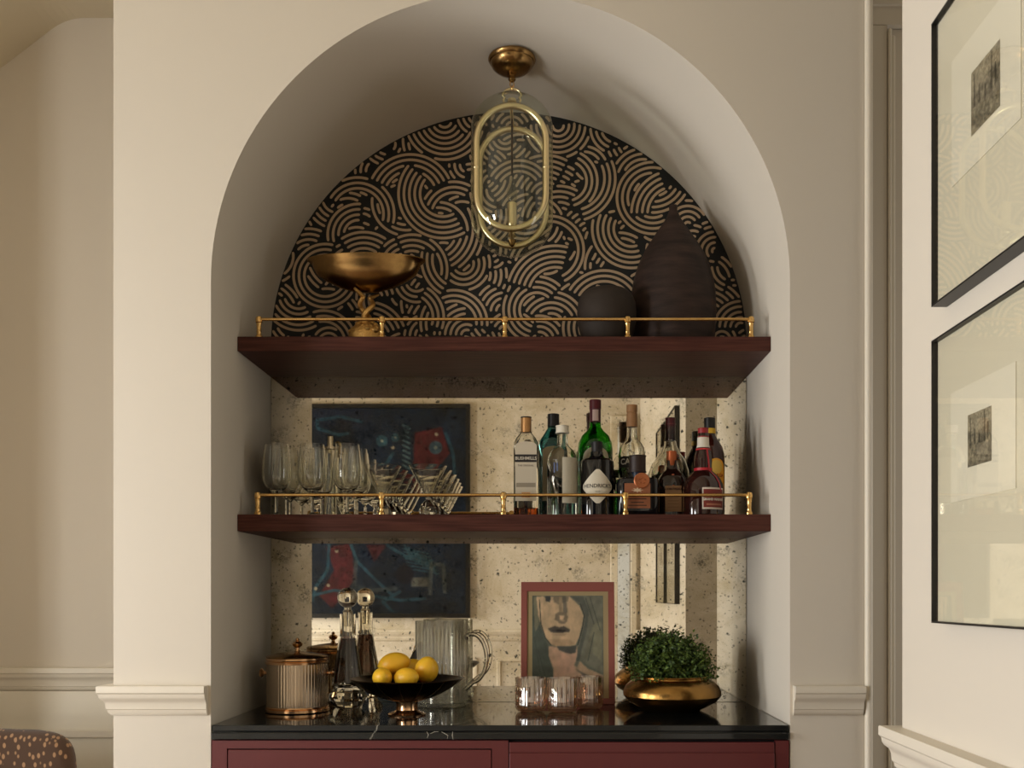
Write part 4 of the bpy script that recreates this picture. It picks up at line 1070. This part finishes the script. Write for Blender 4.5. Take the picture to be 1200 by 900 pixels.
# three tumblers
tum_g = thin_glass('amber_lustre_glass', (246,230,216), 0.03, 1.0, .36)
def tumbler():
    t = thing('tumbler', 'x', 'glass', (0,0,0), 0, 'copper lustre tumblers in front of the portrait')
    MB().lathe([(0,.0005),(.030,.0005),(.040,.004),(.0455,.012),(.0470,.022),(.0470,.1045),(.0460,.1055),(.0450,.1045),(.0448,.022),(.040,.012),(0,.009)],160,flute=(32,.02)).build('ribbed_body', tum_g, t, ang=80)
    return t
tb = tumbler()
for k, (px_, D, lb_) in enumerate(((622, 3.085, 'leftmost of the three copper lustre ribbed tumblers'), (659, 3.075, 'middle of the three copper lustre ribbed tumblers, silvery in front'), (691, 3.17, 'rightmost of the three copper lustre tumblers, set slightly back'))):
    o = tb if k == 0 else copy_tree(tb)
    x, y, _ = P(px_, 834, D); o.location = (x, y, ZT); o['label'] = lb_; o.rotation_euler = (0,0,k*.4)
    if k == 2: o.scale = (.92,.92,.97)

# potted fern
D = 3.13; x, y, _ = P(788, 832, D)
t = thing('potted_plant', 'bushy small leaved green plant in a squat bronze bowl', 'plant', (x, y+.01, ZT))
k_ = W(57.5, D)/.153
MB().lathe([(0,0),(.085*k_,0),(.092*k_,.004),(.110*k_,.012),(.138*k_,.028),(.152*k_,.046),(.1525*k_,.058),(.145*k_,.076),(.128*k_,.091),(.114*k_,.098),(.112*k_,.103),(.118*k_,.106),(.116*k_,.108),(.106*k_,.104),(.107*k_,.096),(.105*k_,.090),(0,.090)],64).build('bowl', mat('hammered_bronze',(178,138,78),.26,1,bump=(45,.35,.003),var=(12,(146,110,60),3)), t)
MB().lathe([(0,.095),(.09,.094),(.108*k_,.0905),(0,.0903)],32).build('soil', mat('soil',(36,26,18),.95,bump=(80,.8,.01)), t)
rp_ = random.Random(8)
lf = MB(); stm = MB()
for i in range(560):
    a = rp_.uniform(0,2*PI); el = math.asin(rp_.uniform(.02,1))
    L_ = rp_.uniform(.7,1.0)
    ex = (.140*math.cos(el)*math.cos(a)*L_, .125*math.cos(el)*math.sin(a)*L_, .080+(.168*math.sin(el)**.75)*L_)
    bs = (ex[0]*.30, ex[1]*.30, .094)
    mid = ((bs[0]+ex[0])/2*.9, (bs[1]+ex[1])/2*.9, (bs[2]+ex[2])/2+.018)
    pts = []
    for j in range(7):
        u = j/6; pts.append(tuple((1-u)**2*bs[q]+2*u*(1-u)*mid[q]+u*u*ex[q] for q in range(3)))
    stm.tube(pts, .0006, 3, cap=False)
    for j in range(2,7):
        for s_ in range(5):
            pc = Vector(pts[j])+Vector((rp_.gauss(0,.006), rp_.gauss(0,.006), rp_.gauss(0,.006)))
            d = Vector((rp_.gauss(0,1), rp_.gauss(0,1), rp_.gauss(.5,.8))).normalized()
            n_ = d.orthogonal().normalized(); s2_ = rp_.uniform(.0042,.0072)
            n_ = (n_*math.cos(rp_.uniform(0,6))+d.cross(n_)*math.sin(rp_.uniform(0,6))).normalized()
            lf.add([pc-d*s2_, pc+n_*s2_*.62, pc+d*s2_, pc-n_*s2_*.62], [(0,1,2,3)])
lmt = mat('fern_leaf', (98,120,46), .6, var=(45,(38,62,24),3)); lmt.node_tree.nodes['Principled BSDF'].inputs['Transmission Weight'].default_value = .0
tag(lf.build('foliage', lmt, t, False), kind='stuff'); tag(stm.build('stems', mat('fern_stem',(50,60,28),.7), t, False), kind='stuff')

# ------------------------------------------------------------------ framed prints on the right wall
blk = mat('black_frame', (30,27,25), .4)
mate = mat('white_mat', (226,221,206), .8); sheet = mat('print_sheet', (238,234,222), .8)
pane = thin_glass('picture_glass', (253,252,248), 0.0, .7)
def engrave(seed, tree):
    def fn(U, V):
        n1 = vnoise(U, V, 8, seed, 5); n2 = vnoise(U, V, 30, seed+1, 3)
        hor = .62+.06*np.sin(U*5+seed)
        sky = np.clip((V-hor)*12, 0, 1)
        g = (70+130*n1)*(1-sky)+(190-40*n1)*sky
        for k in range(5):
            cx_ = (.12,.3,.72,.85,.5)[k]; hh_ = (.95,.7,.98,.75,.6)[k]; ww = .07
            m_ = np.clip(1-np.abs(U-cx_)/(ww*(1.1-V*.8)), 0, 1)*(V < hh_)*(V > .4)
            g = g*(1-.65*m_)+40*.65*m_
        g = g*(.7+.6*n2); g = np.where(g > 235, 235, g)
        return np.stack([g*.92, g*.87, g*.76], -1)
    return fn
am_ = attr_mat('engraving_ink', .8)
def framed_print(d0, d1, z0, z1, prd, prz, shd, shz, label, seed):
    # on the right wall (x = XW), facing -x; d = distance from the lens plane (bigger is further)
    x0 = XW-.0005; ya, yb = d0+CAMY, d1+CAMY       # ya nearer the lens
    t = thing('framed_print', label, 'picture', (x0, (ya+yb)/2, z0), 0, 'framed prints on the right wall')
    yc = (ya+yb)/2; h = z1-z0; hy = (yb-ya)/2; T = .026; b_ = .0030
    MB().box(-T, 0, -hy, -hy+b_, 0, h).box(-T, 0, hy-b_, hy, 0, h).box(-T, 0, -hy+b_, hy-b_, 0, b_).box(-T, 0, -hy+b_, hy-b_, h-b_, h).build('frame', blk, t, False)
    MB().box(-T+.010, -.002, -hy+b_, hy-b_, b_, h-b_).build('mat_board', mate, t, False)
    sy0, sy1 = shd[0]+CAMY-yc, shd[1]+CAMY-yc
    sh = MB().box(-T+.0085, -T+.0099, sy0, sy1, shz[0]-z0, shz[1]-z0).build('print_sheet', sheet, t, False)
    w_ = prd[1]-prd[0]; ph = prz[1]-prz[0]
    gm, gc_ = grid(w_, ph, 60, 80, engrave(seed, True))
    cy_ = (prd[0]+prd[1])/2+CAMY-yc
    gm.xf(lambda p: (-T+.0082, cy_-p[0], prz[0]-z0+p[2])); 
    e_ = gm.build('engraving', am_, sh, False); paint_attr(e_, gc_)
    MB().box(-T+.004, -T+.0055, -hy+b_, hy-b_, b_, h-b_).build('glass_pane', pane, t, False)
xf = XW-.026
def zx(px_, py_): Dd = xf/((px_-PX)/F); return CAMZ+(PY-py_)/F*Dd
def dx_(px_): return (xf+.009)/((px_-PX)/F)
d_near, d_far = 1.272, 1.675
framed_print(d_near, d_far, 1.761, 2.234, (dx_(1173), dx_(1139)), (zx(1139,153)+.0, zx(1139,78)), (dx_(1197), dx_(1116)), (zx(1116,213), zx(1116,64)), 'upper framed print on the right wall, small grey landscape on a wide white mat', 4)
framed_print(d_near, d_far, 1.233, 1.704, (dx_(1163), dx_(1135)), (zx(1135,546), zx(1135,484)), (dx_(1191), dx_(1115)), (zx(1115,588), zx(1115,458)), 'lower framed print on the right wall, small grey scene in a black frame', 9)
framed_print(.80, 1.20, 1.761, 2.234, (.95,1.05), (1.98,2.08), (.88,1.12), (1.89,2.15), 'framed print seen only in the mirror, upper one nearer the room', 15)
framed_print(.80, 1.20, 1.233, 1.704, (.95,1.05), (1.45,1.55), (.88,1.12), (1.36,1.62), 'framed print seen only in the mirror, lower one nearer the room', 13)

# ------------------------------------------------------------------ blue abstract painting on the opposite wall, seen in the mirror
def bluepaint(U, V):
    # U runs left to right as seen in the mirror, V up
    img = np.zeros(U.shape+(3,)); img[:] = (20,36,58)
    n1 = vnoise(U, V, 5, 21, 5)[...,None]; img = img*(.55+.9*n1)
    asp = .8
    def Fp(pts, c, k=3, op=1): return fill(img, U, V, pts, c, k, op)
    def cpx(x, y): return ((x-340)/(549-340.0), 1-(y-476)/(722-476.0))
    cc = lambda pts: [cpx(*p) for p in pts]
    img = Fp(cc([(488,505),(520,498),(530,530),(505,560),(486,545)]), (104,30,32), 3, .9)
    img = Fp(cc([(420,530),(438,540),(425,550)]), (100,28,30), 2, .8)
    img = Fp(cc([(382,642),(412,638),(418,680),(390,716),(374,700),(392,670)]), (110,30,34), 3, .85)
    img = Fp(cc([(430,640),(455,640),(440,660)]), (104,30,32), 2, .8)
    img = Fp(cc([(345,476),(440,478),(430,500),(350,496)]), (34,40,64), 4, .7)
    img = Fp(cc([(380,500),(410,500),(470,600),(400,610)]), (14,20,34), 6, .7)
    S_ = lambda pts, c, w_, op=.9: stroke(img, U, V, cc(pts), c, w_, op, asp)
    teal = (48,92,112); pale = (112,150,156)
    for pts in ([(425,492),(400,486),(372,490),(372,500),(398,508),(408,506)],
                [(386,640),(384,670),(370,690),(366,706)], [(412,640),(420,660),(445,685),(462,700)], [(455,640),(480,655),(500,662)],
                [(366,700),(392,694),(420,698),(470,706),(500,704)], [(462,720),(450,708),(470,696)], [(440,560),(452,545),(462,530)],
                [(365,560),(378,548),(372,530)], [(395,560),(420,570),(450,572)], [(525,506),(534,530),(536,560)]):
        img = S_(pts, teal, .010)
    for cx_, cy_, rr_ in ((449,515,8),(465,511,6),(513,523,9)):
        d = np.hypot((U-cpx(cx_,cy_)[0])*209/246, V-cpx(cx_,cy_)[1])*246
        m_ = np.clip((rr_-d)/2, 0, 1)[...,None]*.8; img = img*(1-m_)+np.array((64,112,128.))*m_
        m_ = np.clip((rr_*.3-d)/1.2, 0, 1)[...,None]*.9; img = img*(1-m_)+np.array((170,176,160.))*m_
    for cx_, cy_ in ((462,523),(514,507),(395,647),(370,692),(385,688)):
        d = np.hypot((U-cpx(cx_,cy_)[0])*209/246, V-cpx(cx_,cy_)[1])*246
        m_ = np.clip((2.6-d)/1.0, 0, 1)[...,None]; img = img*(1-m_)+np.array((190,176,150.))*m_
    for y0_ in range(496, 545, 6): img = S_([(474,y0_),(482,y0_+4)], pale, .007, .7)
    for k in range(7):
        img = S_([(476+k*5,640+k*3),(484+k*5,656+k*3)], (60,104,122), .007, .8); 
        img = S_([(474+k*1,644+k*4),(505+k*2,650+k*4)], (60,104,122), .004, .8)
    img = S_([(506,698),(508,662),(522,664),(524,696)], (100,110,112), .012, .8)
    img = Fp(cc([(483,678),(505,679),(505,690),(484,690)]), (120,120,112), 2, .9)
    img = S_([(418,660),(416,690),(440,694),(465,692)], (84,92,92), .014, .7)
    d = np.hypot((U-cpx(476,675)[0])*209/246, V-cpx(476,675)[1])*246
    m_ = np.clip((12-d)/2,0,1)[...,None]*.7; img = img*(1-m_)+np.array((24,14,22.))*m_
    nz_ = vnoise(U, V, 40, 8, 3)[...,None]
    return img*(.40+.45*nz_)
Dv = 7.17
xl_, xr_ = (336-PX)/F*Dv, (551-PX)/F*Dv; zb_, zt_ = CAMZ+(PY-724)/F*Dv, CAMZ+(PY-474)/F*Dv
t = thing('blue_painting', 'large dark blue abstract painting with red and teal marks, seen in the mirror', 'painting', ((xl_+xr_)/2, YO+.001, zb_))
hw_ = (xr_-xl_)/2; hh_ = zt_-zb_; fb = .03
MB().box(-hw_, -hw_+fb, 0, .045, 0, hh_).box(hw_-fb, hw_, 0, .045, 0, hh_).box(-hw_+fb, hw_-fb, 0, .045, 0, fb).box(-hw_+fb, hw_-fb, 0, .045, hh_-fb, hh_).build('frame', M['black'], t, False)
gm, gc_ = grid(2*(hw_-fb), hh_-2*fb, 200, 240, bluepaint)
gm.f = [f[::-1] for f in gm.f]; gm.xf(lambda p: (p[0], .028, p[2]+fb))
e_ = gm.build('canvas', attr_mat('oil_paint', .6), t, False); paint_attr(e_, gc_)

# ------------------------------------------------------------------ dotted chair in the recess
t = thing('dining_chair', 'brown chair upholstered in tan dotted fabric at the lower left edge', 'chair', (-1.665, -.37, 0))
def cushion(x0, x1, y0, y1, z0, z1, r, name, par, bulge=0.0):
    mb = MB(); N = 40; rows_ = []
    cx_, cz_ = (x0+x1)/2, (z0+z1)/2; hx, hz = (x1-x0)/2, (z1-z0)/2
    lay = [(y0+.0,.90),(y0+.012,.965),(y0+.03,1.0),(y1-.03,1.0),(y1-.012,.965),(y1,.90)]
    for (yy, s_) in lay:
        for i in range(N):
            a = 2*PI*i/N; e_ = 2/6
            c, s2_ = math.cos(a), math.sin(a)
            X = math.copysign(abs(c)**e_, c); Zz = math.copysign(abs(s2_)**e_, s2_)
            mb.v.append((cx_+X*hx*s_, yy, cz_+Zz*hz*s_+bulge*(1-X*X)*max(0,Zz)))
    for k in range(len(lay)-1):
        for i in range(N): mb.f.append((k*N+i, k*N+(i+1) % N, (k+1)*N+(i+1) % N, (k+1)*N+i))
    mb.f.append(tuple(range(N))[::-1]); mb.f.append(tuple((len(lay)-1)*N+i for i in range(N))); mb.fix = True
    return mb.build(name, M['fabric'], par, ang=60)
cushion(-.255, .255, -.04, .04, .44, .868, .05, 'backrest', t, .012)
sc_ = cushion(-.25, .25, -.05, .05, -.23, .23, .05, 'seat', t); sc_.rotation_euler = (PI/2,0,0); sc_.location = (0,-.27,.42)
for sx_, sy_ in ((-.2,-.45),(.2,-.45),(-.2,-.08),(.2,-.08)):
    MB().lathe([(0,0),(.012,0),(.020,.37),(0,.37)],12).build('leg', M['walnut'], t).location = (sx_, sy_, 0)
